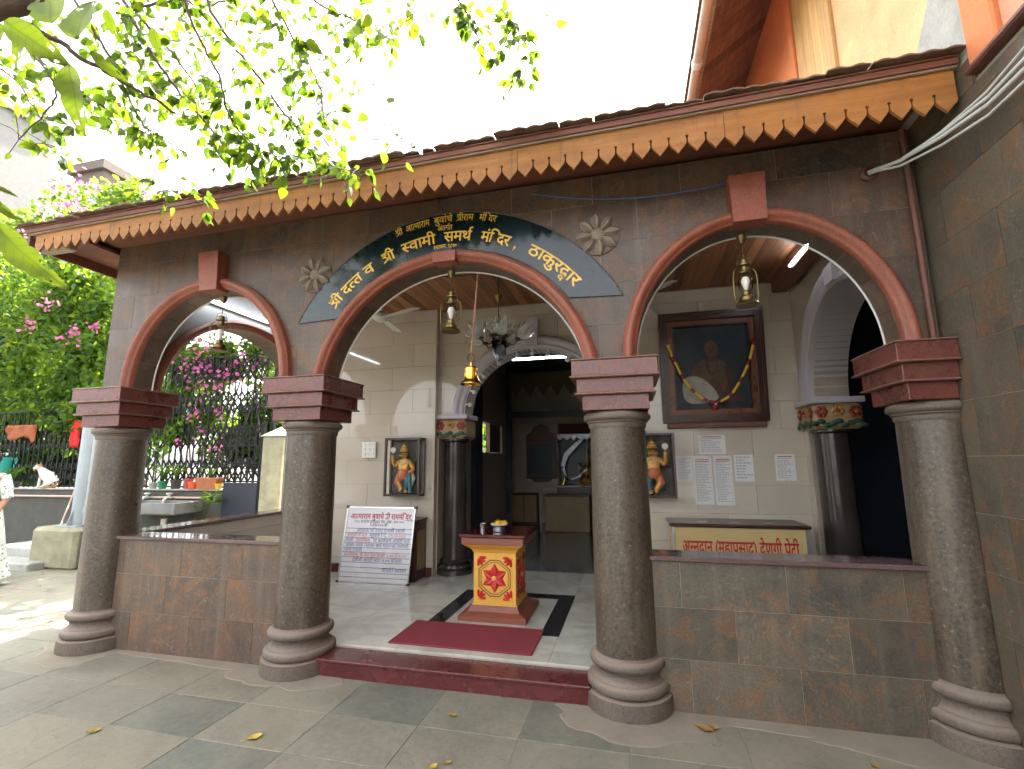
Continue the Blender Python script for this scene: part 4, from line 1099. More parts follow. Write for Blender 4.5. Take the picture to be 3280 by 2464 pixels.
for ring, (r_, nn, z0, z1) in enumerate(((.066, 20, 2.555, 2.715), (.045, 14, 2.525, 2.70), (.025, 8, 2.50, 2.70))):
    for k in range(nn):
        a = 2 * math.pi * k / nn
        MB().tube([(cx + r_ * math.cos(a), cy + r_ * math.sin(a), z0), (cx + r_ * math.cos(a), cy + r_ * math.sin(a), z1)], .007, 5).build('crystal_rod', 'smoke_glass', ch)
MB().tube([(cx + .066 * math.cos(2 * math.pi * i / 24), cy + .066 * math.sin(2 * math.pi * i / 24), 2.70) for i in range(25)], .006, 6, False).build('crystal_ring', 'crystal_base', ch)

# ------------------------------------------------------------------ ceiling fans
def fan(x, y, z, rot, label):
    t = thing('ceiling_fan', label, 'fan', (x, y, z), 'white ceiling fans')
    MB().tube([(x, y, 3.478), (x, y, z + .05)], .012, 10).build('down_rod', 'white_plastic', t, smooth=True)
    MB().lathe([(0, 3.42), (.03, 3.43), (.05, 3.476), (0, 3.477)], x, y, 20).build('canopy', 'white_plastic', t, smooth=True)
    MB().lathe([(0, z - .05), (.06, z - .05), (.10, z - .02), (.10, z + .02), (.05, z + .05), (0, z + .055)], x, y, 28).build('motor', 'white_plastic', t, smooth=35)
    for k in range(3):
        a = rot + k * 2 * math.pi / 3
        mb = MB().prism([(.09, -.03), (.16, -.055), (.58, -.065), (.61, -.045), (.61, .045), (.58, .06), (.16, .05), (.09, .03)], lambda u, v, d: (u, v, d + v * .18), -.003, .003)
        mb.xform(Matrix.Translation((x, y, z - .015)) @ Matrix.Rotation(a, 4, 'Z')).build('blade', 'white_plastic', t)
fan(-2.74, 1.46, 3.17, R(-22), 'white ceiling fan in front of the left porch wall')
fan(.10, 1.62, 3.17, R(-52), 'white ceiling fan above the right part of the porch')

# ------------------------------------------------------------------ tube lights
def tube_light(p0, p1, label, mount, body=True, mat='tube_light'):
    p0, p1 = Vector(p0), Vector(p1); t = thing('tube_light', label, 'tube light', (p0 + p1) / 2, 'fluorescent tube lights')
    d = (p1 - p0).normalized()
    MB().tube([p0, p1], .013, 12).build('tube', mat, t, smooth=40)
    m = Vector(mount)
    MB().tube([p0 + m - d * .02, p1 + m + d * .02], .018, 6).build('batten', 'white_plastic', t)
    for p in (p0, p1): MB().tube([p - d * .0, p + m], .015, 8).build('end_cap', 'white_plastic', t)
    return t
tube_light((1.585, .32, 3.34), (1.585, 1.52, 3.34), 'lit fluorescent tube on the timber beam above the right side archway', (.025, 0, .0))
tube_light((-4.235, .38, 3.215), (-4.235, 1.58, 3.215), 'lit fluorescent tube above the garden arch', (-.05, 0, 0))
tube_light((-1.53, 2.95, 2.90), (-.76, 2.95, 2.90), 'lit fluorescent tube behind the inner doorway arch', (0, .03, 0), mat='tube_dim')
# ------------------------------------------------------------------ carpet
cp = MB().bevbox(-1.855, -.738, .19, .705, .1405, .152, .004).build('door_mat', 'carpet_red'); tag(cp, 'dark red mat lying on the marble behind the step', 'mat')
# ------------------------------------------------------------------ pedestal
pd = thing('pedestal', 'yellow and brown pedestal with red lotus reliefs in the middle of the porch', 'pedestal', (-1.213, 1.095, .14))
PX, PY = -1.213, 1.095
def frustum(z, h): return [(z_, h_) for z_, h_ in zip(z, h)]
def sqprof(prof, name, mat, parent=pd):
    mb = MB(); vs = []
    for h, z in prof: vs += [(PX - h, PY - h, z), (PX + h, PY - h, z), (PX + h, PY + h, z), (PX - h, PY + h, z)]
    fs = [(k * 4 + i, k * 4 + (i + 1) % 4, k * 4 + 4 + (i + 1) % 4, k * 4 + 4 + i) for k in range(len(prof) - 1) for i in range(4)]
    fs += [(3, 2, 1, 0), tuple(len(vs) - 4 + i for i in range(4))]
    return mb.add(vs, fs).build(name, mat, parent)
sqprof([(.300, .1405), (.302, .18), (.292, .188), (.235, .205), (.215, .235), (.212, .252)], 'plinth', 'podium_brown')
sqprof([(.205, .2522), (.204, .262), (.193, .268), (.193, .690)], 'shaft', 'podium_yellow')
sqprof([(.193, .6905), (.200, .70), (.206, .715), (.225, .735), (.262, .757), (.270, .770)], 'cornice', 'podium_yellow')
sqprof([(.278, .7705), (.281, .776), (.281, .828), (.278, .832)], 'slab', 'podium_brown')
sqprof([(.292, .8325), (.297, .840), (.297, .858), (.292, .862)], 'top', 'polished_red')
for sx, sy in ((0, -1), (1, 0), (0, 1), (-1, 0)):
    def FP(u, v, d, sx=sx, sy=sy):
        if sx == 0: return (PX - sy * u, PY + sy * (.193 + d), .478 + v)
        return (PX + sx * (.193 + d), PY + sx * u, .478 + v)
    oct_o = [(-.148, -.075), (-.075, -.075 - .055), (-.045, -.155), (.045, -.155), (.075, -.13), (.148, -.075), (.148, .075), (.075, .13), (.045, .155), (-.045, .155), (-.075, .13), (-.148, .075)]
    def ring(sc, w, h, mat, nm):
        mb = MB(); n = len(oct_o); vs = []
        for u, v in oct_o:
            for s in (sc, sc - w):
                vs += [FP(u * s, v * s, -.002), FP(u * s, v * s, h)]
        fs = []
        for i in range(n):
            a = i * 4; b = ((i + 1) % n) * 4
            fs += [(a, b, b + 1, a + 1), (a + 2, a + 3, b + 3, b + 2), (a + 1, b + 1, b + 3, a + 3)]
        return mb.add(vs, fs).build(nm, mat, pd)
    ring(1.0, .055, .006, 'podium_groove', 'panel_line'); ring(.86, .035, .005, 'podium_groove', 'panel_line')
    fl_ = None
    for k in range(6):
        a = math.pi / 2 + k * math.pi / 3; ca, sa = math.cos(a), math.sin(a); vs = []
        for s, w, h in ((.02, .02, .012), (.045, .038, .018), (.07, .036, .020), (.085, .026, .018), (.12, .003, .006)):
            for e, hh in ((-1, .0), (-.45, h), (0, h * .7), (.45, h), (1, .0)): vs.append(FP(s * ca - e * w * sa, s * sa + e * w * ca, hh))
        fs = [(i * 5 + j, i * 5 + j + 1, i * 5 + 6 + j, i * 5 + 5 + j) for i in range(4) for j in range(4)]
        MB().add(vs, fs).build('lotus_petal', 'podium_red', pd, smooth=60)
    c = FP(0, 0, .012); MB().sphere(c, .024, 14, 8, (.5, 1, 1) if sx else (1, .5, 1)).build('lotus_centre', 'podium_yellow', pd, smooth=True)
    for cu, cv in ((-1, -1), (1, -1), (-1, 1), (1, 1)):
        u0, v0 = cu * .150, cv * .172
        for k in range(4):
            a = k * (math.pi / 2) / 3; du, dv = -cu * math.cos(a), -cv * math.sin(a)
            vs = []
            for s, w, h in ((.012, .006, .006), (.038, .012, .012), (.062, .013, .010), (.074, .006, .003)):
                for e, hh in ((-1, .0), (0, h), (1, .0)): vs.append(FP(u0 + du * s - dv * e * w, v0 + dv * s + du * e * w, hh))
            fs = [(i * 3 + j, i * 3 + j + 1, i * 3 + 4 + j, i * 3 + 3 + j) for i in range(3) for j in range(2)]
            MB().add(vs, fs).build('corner_petal', 'podium_red', pd, smooth=60)
        MB().sphere(FP(u0, v0, .004), .014, 10, 6, (.5, 1, 1) if sx else (1, .5, 1)).build('corner_boss', 'podium_yellow', pd, smooth=True)
bw = thing('silver_stand', 'low silver stand with beaded rim on the pedestal top', 'stand', (-1.20, 1.02, .862))
MB().lathe([(0, .8625), (.056, .8625), (.060, .868), (.058, .905), (.070, .915), (.070, .922), (0, .922)], -1.20, 1.02, 28).build('bowl', 'silver', bw, smooth=35)
for k in range(22):
    a = 2 * math.pi * k / 22; MB().sphere((-1.20 + .070 * math.cos(a), 1.02 + .070 * math.sin(a), .926), .0075, 8, 6).build('bead', 'wax_white', bw, smooth=True)
mg = thing('marigold_flower', 'yellow marigold heads lying on the silver stand', 'flower', (-1.185, 1.02, .925))
rr = random.Random(5)
for fx_, fy_, s in ((-1.205, 1.01, 1), (-1.16, 1.03, .9)):
    mb = MB()
    for k in range(70):
        z = rr.uniform(.05, 1); a = rr.uniform(0, 6.283); q = math.sqrt(1 - z * z); c = Vector((fx_ + .040 * s * q * math.cos(a), fy_ + .040 * s * q * math.sin(a), .926 + .034 * s * z))
        nrm = Vector((q * math.cos(a), q * math.sin(a), z)); u = nrm.orthogonal().normalized(); w = nrm.cross(u)
        mb.add([c - u * .008, c + w * .006 + nrm * .004, c + u * .008, c - w * .006 + nrm * .004], [(0, 1, 2, 3)])
    mb.sphere((fx_, fy_, .926), .034 * s, 10, 6, (1, 1, .8)); mb.build('flower_head', 'marigold', mg)
gl = thing('steel_tumbler', 'small steel tumbler on the pedestal left of the silver stand', 'tumbler', (-1.36, 1.03, .862))
MB().lathe([(0, .8625), (.022, .8625), (.028, .925), (.030, .93), (.026, .925), (.020, .87), (0, .868)], -1.36, 1.03, 20).build('cup', 'steel', gl, smooth=35)

# ------------------------------------------------------------------ notice board leaning on the wall
nbd = thing('notice_board', 'white ruled notice board with handwritten lines leaning against the wall', 'notice board', (-2.9, 1.8, .14))
B0 = Vector((-3.345, 1.755, .143)); BX = Vector((1, .012, 0)).normalized(); TOPP = Vector((-3.345, 1.92, .968)); BYv = (TOPP - B0); BH = BYv.length; BYv = BYv.normalized()
BYv = (BYv - BX * BYv.dot(BX)).normalized(); BN = BX.cross(BYv) * 1.0          # BN points to the viewer
BW_ = .88
FBd = lambda u, v, d: tuple(B0 + BX * u + BYv * v + BN * d)
MB().prism([(0, 0), (BW_, 0), (BW_, BH), (0, BH)], FBd, -.016, .0).build('panel', 'board_white', nbd)
for u0, u1, v0, v1 in ((0, BW_, -.004, .012), (0, BW_, BH - .012, BH + .004), (-.004, .010, .012, BH - .012), (BW_ - .010, BW_ + .004, .012, BH - .012)):
    MB().prism([(u0, v0), (u1, v0), (u1, v1), (u0, v1)], FBd, -.018, .006).build('frame_rail', 'aluminium', nbd)
for u, v in ((0, 0), (BW_, 0), (0, BH), (BW_, BH)):
    MB().prism([(u - .016, v - .016), (u + .016, v - .016), (u + .016, v + .016), (u - .016, v + .016)], FBd, -.020, .010).build('corner_cap', 'black_plastic', nbd)
ZR = [.765, .70, .638, .575, .508, .452, .388, .325, .262, .198, .140, .078]
sc_ = BH / .925
for z in [.633, .578, .522, .463, .402, .350, .292, .232, .174, .114, .062]:
    v = z * sc_ * 1.03
    MB().prism([(.012, v), (BW_ - .012, v), (BW_ - .012, v + .0045), (.012, v + .0045)], FBd, .0002, .0012).build('ruled_line', 'ink_line', nbd)
def bpl(u, v): return lambda x, y, mid: FBd(u + x, v + y, .0016)
def btext(txt, u, v, size, width, mat, off=.008, slant=0):
    mb = MB(); pl = bpl(u, v)
    text_mesh(mb, txt, off, pl, size, width=width); mb.build('lettering', mat, nbd)
btext('आत्माराम बुवाचे श्री राममंदिर', .052, .775 * sc_, .088, .785, 'letter_red', .020)
btext('३०९, ज.शं.रोड (ठाकुरद्वार रोड), मुंबई - ४०० ००२', .115, .728 * sc_, .040, .64, 'letter_black', .008)
btext('र.नं.ए-२२२-बी', .325, .685 * sc_, .042, .22, 'letter_black', .008)
LN = [v * sc_ * 1.03 for v in (.578, .522, .463, .402, .350, .292, .232, .114)]
btext('आपल्या मंदिरात दरवर्षी प्रमाणे', .155, LN[0] + .012, .060, .62, 'ink_blue', .002)
btext('नवरात्रीनिमित्त', .04, LN[1] + .012, .058, .26, 'ink_red', .002); btext('गुरुवार दि.', .335, LN[1] + .012, .058, .22, 'ink_blue', .002); btext('१९-१०-२०२३', .585, LN[1] + .012, .058, .21, 'ink_red', .002)
btext('रोजी', .03, LN[2] + .012, .058, .10, 'ink_blue', .002); btext('हळदीकुंकू', .165, LN[2] + .012, .058, .18, 'ink_red', .002); btext('चा कार्यक्रम आयोजित', .385, LN[2] + .012, .058, .46, 'ink_blue', .002)
btext('केला आहे त्याचा सर्व माताभगिनींनी', .045, LN[3] + .012, .058, .79, 'ink_blue', .002)
btext('लाभ घ्यावा', .03, LN[4] + .010, .052, .23, 'ink_blue', .002)
btext('हळदीकुंकू ची वेळ सायंकाळी ५.०० ते ७.००', .035, LN[5] + .012, .056, .79, 'ink_red', .002)
btext('देवीची आरती सायं ७.०० वाजता', .155, LN[6] + .012, .058, .62, 'ink_blue', .002)
btext('आपले विश्वस्त', .535, LN[7] + .02, .058, .31, 'ink_blue', .002)
cbn = thing('wooden_cabinet', 'dark wooden cabinet with framed panel behind the notice board', 'cabinet', (-2.6, 2.05, .14))
MB().bevbox(-2.95, -2.445, 1.905, 2.205, .142, .80, .008).build('carcass', 'dark_wood', cbn)
MB().bevbox(-2.96, -2.43, 1.90, 2.206, .801, .83, .006).build('top', 'dark_wood', cbn)
MB().bevbox(-2.4445, -2.438, 1.95, 2.15, .26, .70, .003).build('side_panel', 'cabinet_tan', cbn)

# ------------------------------------------------------------------ donation box
dn = thing('donation_box', 'yellow donation box with red lettering and dark lid below the portrait', 'box', (.97, 1.75, .14))
DX0, DX1, DY = .372, 1.56, 1.72
MB().bevbox(DX0, DX1, DY, 2.15, .142, .852, .006).build('body', 'box_yellow', dn)
for x0, x1 in ((DX0 - .004, DX0 + .022), (DX1 - .022, DX1 + .004)): MB().bevbox(x0, x1, DY - .006, DY + .02, .142, .853, .002).build('edge_strip', 'aluminium', dn)
MB().bevbox(DX0 - .03, DX1 + .03, DY - .03, 2.18, .8535, .885, .008).build('lid', 'dark_wood', dn)
for x in (.62, .92, 1.22): MB().box(x, x + .09, DY + .12, DY + .14, .8853, .8885).build('coin_slot', 'aluminium', dn)
mb = MB(); text_mesh(mb, 'अन्नदान (महाप्रसाद) देणगी पेटी', .020, flat((.455, DY - .0025, .610), (1, 0, 0), (0, 0, 1)), .175, width=1.02); mb.build('lettering', 'letter_red', dn)

# ------------------------------------------------------------------ framed portrait
WF = BW - .013
pt = thing('framed_portrait', 'large dark framed portrait of a seated bare-chested man on the cream wall', 'picture', (.94, WF, 1.86))
FX0, FX1, FZ0, FZ1 = .385, 1.475, 1.905, 3.14
TILT = .10
def FPt(u, v, d): return (u, WF - d - (v - FZ0) * TILT * .9 - .012, v)
def frame_ring(x0, x1, z0, z1, w, d0, d1, name, mat):
    for poly in ([(x0, z0), (x1, z0), (x1 - w, z0 + w), (x0 + w, z0 + w)], [(x1, z0), (x1, z1), (x1 - w, z1 - w), (x1 - w, z0 + w)], [(x1, z1), (x0, z1), (x0 + w, z1 - w), (x1 - w, z1 - w)], [(x0, z1), (x0, z0), (x0 + w, z0 + w), (x0 + w, z1 - w)]):
        MB().prism(poly, FPt, d0, d1).build(name, mat, pt)
frame_ring(FX0, FX1, FZ0, FZ1, .088, .0, .075, 'frame_rail', 'dark_wood')
frame_ring(FX0 + .018, FX1 - .018, FZ0 + .018, FZ1 - .018, .022, .075, .088, 'frame_bead', 'dark_wood')
frame_ring(FX0 + .088, FX1 - .088, FZ0 + .088, FZ1 - .088, .055, .0, .030, 'inner_rail', 'gilt')
frame_ring(FX0 + .143, FX1 - .143, FZ0 + .143, FZ1 - .143, .018, .0, .040, 'slip_rail', 'dark_wood')
cv_ = MB().prism([(FX0 + .161, FZ0 + .161), (FX1 - .161, FZ0 + .161), (FX1 - .161, FZ1 - .161), (FX0 + .161, FZ1 - .161)], FPt, .0, .012).build('canvas', 'canvas_dark', pt)
CXp, CZp = .93, 2.36
def ell(cx, cz, a, b, rot=0, n=28): return [(cx + a * math.cos(t) * math.cos(rot) - b * math.sin(t) * math.sin(rot), cz + a * math.cos(t) * math.sin(rot) + b * math.sin(t) * math.cos(rot)) for t in [2 * math.pi * i / n for i in range(n)]]
def smooth_poly(p, it=2):
    for _ in range(it):
        q = []
        for i in range(len(p)):
            a, b = p[i], p[(i + 1) % len(p)]
            q += [(a[0] * .75 + b[0] * .25, a[1] * .75 + b[1] * .25), (a[0] * .25 + b[0] * .75, a[1] * .25 + b[1] * .75)]
        p = q
    return p
layers = [
    (smooth_poly([(.70, 2.10), (1.20, 2.08), (1.26, 2.16), (1.16, 2.26), (1.05, 2.30), (.85, 2.28), (.68, 2.20)]), 'paint_skin_dark'),
    (smooth_poly([(.70, 2.18), (.67, 2.42), (.70, 2.56), (.80, 2.64), (.88, 2.66), (1.00, 2.66), (1.09, 2.62), (1.15, 2.52), (1.15, 2.36), (1.06, 2.22), (.9, 2.16)]), 'paint_skin'),
    (smooth_poly([(1.08, 2.60), (1.15, 2.54), (1.19, 2.36), (1.25, 2.20), (1.31, 2.12), (1.28, 2.08), (1.18, 2.16), (1.11, 2.34)]), 'paint_skin_dark'),
    (smooth_poly([(.86, 2.36), (.93, 2.42), (1.02, 2.36), (1.05, 2.22), (1.00, 2.12), (.90, 2.14)]), 'paint_skin_dark'),
    (smooth_poly([(.56, 2.14), (.56, 2.40), (.68, 2.46), (.84, 2.40), (.96, 2.26), (1.02, 2.12), (.70, 2.07)]), 'paint_cloth_glare'),  # pale garment, drawn larger to paint in the white reflection on the glass
    (smooth_poly([(.88, 2.70), (.88, 2.62), (1.0, 2.62), (1.0, 2.70)]), 'paint_skin_dark'),
    (ell(.940, 2.785, .083, .115), 'paint_skin'),
    (ell(.852, 2.77, .014, .032), 'paint_skin_dark'), (ell(1.028, 2.77, .014, .032), 'paint_skin_dark'),
    (smooth_poly([(.885, 2.715), (.94, 2.69), (.995, 2.715), (.97, 2.675), (.91, 2.675)]), 'paint_skin_dark'),
    (ell(.905, 2.795, .020, .007), 'paint_skin_dark'), (ell(.975, 2.795, .020, .007), 'paint_skin_dark'),
    (smooth_poly([(.934, 2.79), (.946, 2.79), (.956, 2.745), (.924, 2.745)]), 'paint_skin_dark'), (ell(.94, 2.722, .026, .006), 'paint_skin_dark')]
for i, (poly, m) in enumerate(layers):
    poly = [(.935 + (u - .935) * .86, 2.30 + (v - 2.30) * .86) for u, v in poly]
    MB().prism(poly, FPt, .0125, .0130 + i * .0004).build('painted_shape', m, cv_)
nk = MB().tube([FPt(.94 + .053 * math.sin(t), 2.535 + .095 * math.cos(t) * -1, .021) for t in [-2.4 + 4.8 * i / 20 for i in range(21)]], .004, 6).build('painted_beads', 'canvas_dark', cv_)
MB().prism([(FX0 + .143, FZ0 + .143), (FX1 - .143, FZ0 + .143), (FX1 - .143, FZ1 - .143), (FX0 + .143, FZ1 - .143)], FPt, .0415, .0425).build('glass', 'picture_glass', pt)
shf = MB().bevbox(.43, 1.44, WF - .09, WF, 1.845, 1.900, .004).build('picture_shelf', 'eave_wood'); tag(shf, 'narrow brown wooden shelf supporting the framed portrait', 'shelf')
gr = thing('garland', 'yellow and dark red garland draped across the framed portrait', 'garland', (.94, WF - .12, 2.1))
gp = [(.478, 2.76), (.505, 2.66), (.545, 2.56), (.585, 2.46), (.63, 2.37), (.68, 2.29), (.74, 2.22), (.80, 2.165), (.865, 2.13), (.935, 2.11), (1.00, 2.13), (1.065, 2.165), (1.125, 2.225), (1.18, 2.305), (1.23, 2.395), (1.275, 2.49), (1.315, 2.59), (1.345, 2.70), (1.37, 2.83)]
GPt = lambda p: Vector(FPt(p[0], p[1], .10))
for i in range(len(gp) - 1):
    a, b = GPt(gp[i]), GPt(gp[i + 1]); e = (b - a)
    if i % 2 == 0 and i != 8: MB().tube([a - e * .18, b + e * .18], .0155, 10).build('yellow_tube', 'garland_yellow', gr, smooth=40)
    else:
        for f in (.36, .64): MB().sphere(a.lerp(b, f), .019, 10, 7).build('red_ball', 'garland_red', gr, smooth=True)
pe = GPt((.935, 2.065)); MB().sphere(pe, .032, 10, 7).build('red_ball', 'garland_red', gr, smooth=True); MB().sphere(pe + Vector((0, -.02, .03)), .012, 8, 6).build('white_bead', 'wax_white', gr, smooth=True)
sp = thing('lamp_holder', 'small white lamp holder on the wall above the portrait', 'lamp', (.87, WF, 3.16))
MB().lathe([(0, 3.155), (.032, 3.155), (.034, 3.17), (.022, 3.20), (.016, 3.22), (.006, 3.23), (.005, 3.285), (0, 3.286)], .87, WF - .04, 18).build('holder', 'white_plastic', sp, smooth=True)
MB().tube([(.87, WF - .04, 3.165), (.87, WF, 3.165)], .012, 8).build('bracket', 'white_plastic', sp)

# ------------------------------------------------------------------ paper notices
def notice(x0, x1, z0, z1, label, rows, head=1, seed=0):
    t = thing('paper_notice', label, 'notice', ((x0 + x1) / 2, WF, z0), 'paper notices on the cream wall')
    rr = random.Random(seed); tw = rr.uniform(-.006, .006)
    F_ = lambda u, v, d: (u + (v - z0) * tw, WF - .0008 - d, v + (u - x0) * tw)
    MB().prism([(x0, z0), (x1, z0), (x1, z1), (x0, z1)], F_, 0, .0012).build('sheet', 'paper', t)
    mb = MB(); mh = MB(); h = (z1 - z0) * .88 / rows
    for r in range(rows):
        z = z1 - (z1 - z0) * .07 - r * h
        if r < head: c = (x0 + x1) / 2; w = (x1 - x0) * .36; mh.prism([(c - w, z - h * .45), (c + w, z - h * .45), (c + w, z), (c - w, z)], F_, .0013, .0016); continue
        x = x0 + (x1 - x0) * .10; xe = x0 + (x1 - x0) * rr.uniform(.55, .92)
        while x < xe:
            w = rr.uniform(.012, .035); mb.prism([(x, z - h * .30), (min(x + w, xe), z - h * .30), (min(x + w, xe), z), (x, z)], F_, .0013, .0016); x += w + .008
    if mb.v: mb.build('print_lines', 'print_grey', t)
    if mh.v: mh.build('print_heading', 'letter_red', t)
notice(.746, 1.027, 1.558, 1.766, 'white landscape paper notice below the portrait, topmost of the notices', 9, 1, 1)
notice(.494, .664, 1.258, 1.538, 'white paper notice beside the right statue case, leftmost of the lower row', 14, 0, 2)
notice(.677, .869, 1.011, 1.536, 'long white paper list, left one of the two long lists', 26, 2, 3)
notice(.889, 1.078, 1.006, 1.539, 'long white paper list, right one of the two long lists', 26, 2, 4)
notice(1.097, 1.290, 1.259, 1.544, 'white paper notice right of the two long lists', 8, 0, 5)
notice(1.503, 1.696, 1.268, 1.547, 'white paper notice alone near the corner by the dark column', 12, 1, 6)
# ------------------------------------------------------------------ switch board
WL = BW - .131
sw = thing('switch_board', 'white electrical switch board on the cream wall', 'switch board', (-3.25, WL, 1.56))
MB().bevbox(-3.36, -3.165, WL - .022, WL, 1.555, 1.76, .005).build('plate', 'white_plastic', sw)
for r in range(3):
    for c in range(3):
        MB().bevbox(-3.335 + c * .058, -3.300 + c * .058, WL - .028, WL - .0225, 1.585 + r * .06, 1.618 + r * .06, .002).build('switch', 'wax_white', sw)

# ------------------------------------------------------------------ statues in glass cases
def statue_mesh(sx):
    V = [(0, 0, .24), (0, -.012, .30), (0, .0, .375), (0, 0, .415), (0, -.008, .465), (0, -.008, .505),
         (.042, 0, .225), (.062, -.02, .13), (.035, -.01, .040), (.042, -.05, .016), (-.042, 0, .225), (-.075, -.035, .145), (-.01, -.04, .055), (-.035, -.075, .03),
         (.075, 0, .385), (.125, -.012, .295), (.085, -.06, .25), (-.075, 0, .385), (-.13, -.01, .33), (-.135, -.05, .43), (-.135, -.055, .48)]
    E = [(0, 1), (1, 2), (2, 3), (3, 4), (4, 5), (0, 6), (6, 7), (7, 8), (8, 9), (0, 10), (10, 11), (11, 12), (12, 13), (2, 14), (14, 15), (15, 16), (2, 17), (17, 18), (18, 19), (19, 20)]
    Rr = [.068, .070, .072, .034, .062, .050, .048, .040, .028, .024, .048, .040, .028, .024, .036, .029, .023, .036, .029, .023, .024]
    V = [(x * sx, y, z) for x, y, z in V]
    return skin_mesh(V, E, Rr, 2)
def statue_case(cx, label, slabel, sx, arm=1):
    z0, z1, w, dp = 1.085, 1.795, .235, .17
    yb = (WF if cx > -1 else WL)
    t = thing('display_case', label, 'display case', (cx, yb, z0), 'glass statue cases on the wall')
    f = .026
    for x in (cx - w, cx + w - f):
        for y in (yb - dp, yb - f): MB().box(x, x + f, y, y + f, z0, z1).build('frame_post', 'dark_wood', t)
    for z in (z0, z1 - f):
        MB().box(cx - w + f, cx + w - f, yb - dp + .001, yb - dp + f, z + .001, z + f - .001).build('frame_rail', 'dark_wood', t)
        for x in (cx - w + .001, cx + w - f): MB().box(x, x + f - .001, yb - dp + f, yb - f, z + .001, z + f - .001).build('frame_rail', 'dark_wood', t)
    MB().box(cx - w + f, cx + w - f, yb - .012, yb - .002, z0 + f, z1 - f).build('back_panel', 'cement_dark', t)
    MB().box(cx - w + f, cx + w - f, yb - dp + f, yb - .0125, z0 + .004, z0 + f - .003).build('shelf', 'dark_wood', t)
    MB().box(cx - w + f, cx + w - f, yb - dp + f, yb - .0125, z1 - f + .003, z1 - .004).build('roof_panel', 'dark_wood', t)
    MB().box(cx - w + f, cx + w - f, yb - dp + .008, yb - dp + .011, z0 + f, z1 - f).build('front_glass', 'clear_glass', t)
    s = thing('guardian_statue', slabel, 'statue', (cx, yb - .09, z0 + f), 'painted guardian statues')
    M = Matrix.Translation((cx, yb - .085, z0 + f)) @ Matrix.Scale(1.0, 4)
    me = statue_mesh(sx); me.transform(M); ob('body', me, 'statue_gold', s)
    def P(x, y, z): return tuple(M @ Vector((x * sx, y, z)))
    def X(mb): return mb.xform(M @ Matrix.Scale(1, 4))
    X(MB().lathe([(0, .520), (.058, .515), (.062, .530), (.048, .540), (.050, .556), (.034, .572), (.031, .590), (.014, .606), (0, .632)], 0, -.004, 18)).build('crown', 'statue_gold', s, smooth=35)
    X(MB().lathe([(.070, .300), (.082, .275), (.086, .235), (.078, .195), (.065, .18), (.04, .20), (.04, .30)], 0, -.002, 20)).build('waist_cloth', 'statue_orange', s, smooth=40)
    for sgn, m_ in ((1, 'statue_blue'), (-1, 'statue_orange')):
        pts = [(sgn * .044, 0, .225), (sgn * (.064 if sgn > 0 else .076), -.026, .135), (sgn * (.037 if sgn > 0 else .014), -.03, .06)]
        X(MB().tube([(x * sx, y, z) for x, y, z in pts], [.056, .047, .034], 12)).build('trouser_leg', m_, s, smooth=True)
    X(MB().tube([(.085 * sx, .005, .27), (.125 * sx, -.01, .19), (.105 * sx, -.02, .10)], [.02, .030, .014], 8)).build('sash', 'statue_white', s, smooth=True)
    X(MB().tube([(.062 * math.cos(a), -.030 + .045 * math.sin(a), .395 + .030 * math.sin(a)) for a in [2 * math.pi * i / 20 for i in range(21)]], .006, 6, False)).build('necklace', 'statue_white', s)
    X(MB().lathe([(.02, -.006), (.034, -.004), (.034, .004), (.02, .006), (.02, -.006)], 0, 0, 16).xform(Matrix.Translation((-.135 * sx, -.05, .535)) @ Matrix.Rotation(math.pi / 2, 4, 'X'))).build('discus', 'statue_white', s)
    X(MB().tube([(-.135 * sx, -.05, .49), (-.135 * sx, -.05, .515)], .006, 6)).build('discus_stem', 'statue_white', s)
    X(MB().tube([(.095 * sx, -.06, .26), (.115 * sx, -.06, .02)], [.018, .026], 8)).build('mace', 'statue_blue', s, smooth=True)
    for e in (-1, 1): X(MB().sphere((e * .022, -.062, .482), .008, 8, 6)).build('eye', 'cat_dark', s)
    X(MB().sphere((0, -.070, .465), .011, 8, 6, (.7, 1, 1.3))).build('nose', 'statue_gold', s, smooth=True)
    X(MB().sphere((0, -.064, .443), .014, 8, 6, (1.2, .5, .4))).build('mouth', 'statue_orange', s, smooth=True)
    X(MB().bevbox(-.10, .10, -.06, .05, -.0, .018, .004)).build('plinth', 'navy_paint', s)
statue_case(-2.72, 'glass fronted case holding a statue left of the inner doorway', 'painted guardian statue in the case left of the inner doorway', 1)
statue_case(.245, 'glass fronted case holding a statue beside the paper notices', 'painted guardian statue in the case beside the paper notices', -1)

# ------------------------------------------------------------------ bulb garland on the inner arch
bg = thing('bulb_string', 'string of unlit clear bulbs along the lavender inner arch', 'light string', (-1.1, BW, 2.3))
P = B1.pts(40, -.012)
MB().tube([(x, BW - .05, z) for x, z, _, _ in P], .004, 6).build('wire', 'white_plastic', bg)
for i in (2, 5, 9, 13, 17, 20, 23, 27, 31, 35, 38):
    x, z, nx, nz = P[i]; c = Vector((x - nx * .03, BW - .05, z - nz * .03)); d = Vector((-nx, 0, -nz))
    hdr = MB().tube([(x, BW - .05, z), tuple(c + d * .005)], .011, 8).build('bulb_holder', 'white_plastic', bg, smooth=True)
    MB().sphere(c + d * .036, .028, 10, 8, (1, 1, 1)).build('bulb', 'wax_white', hdr, smooth=True)

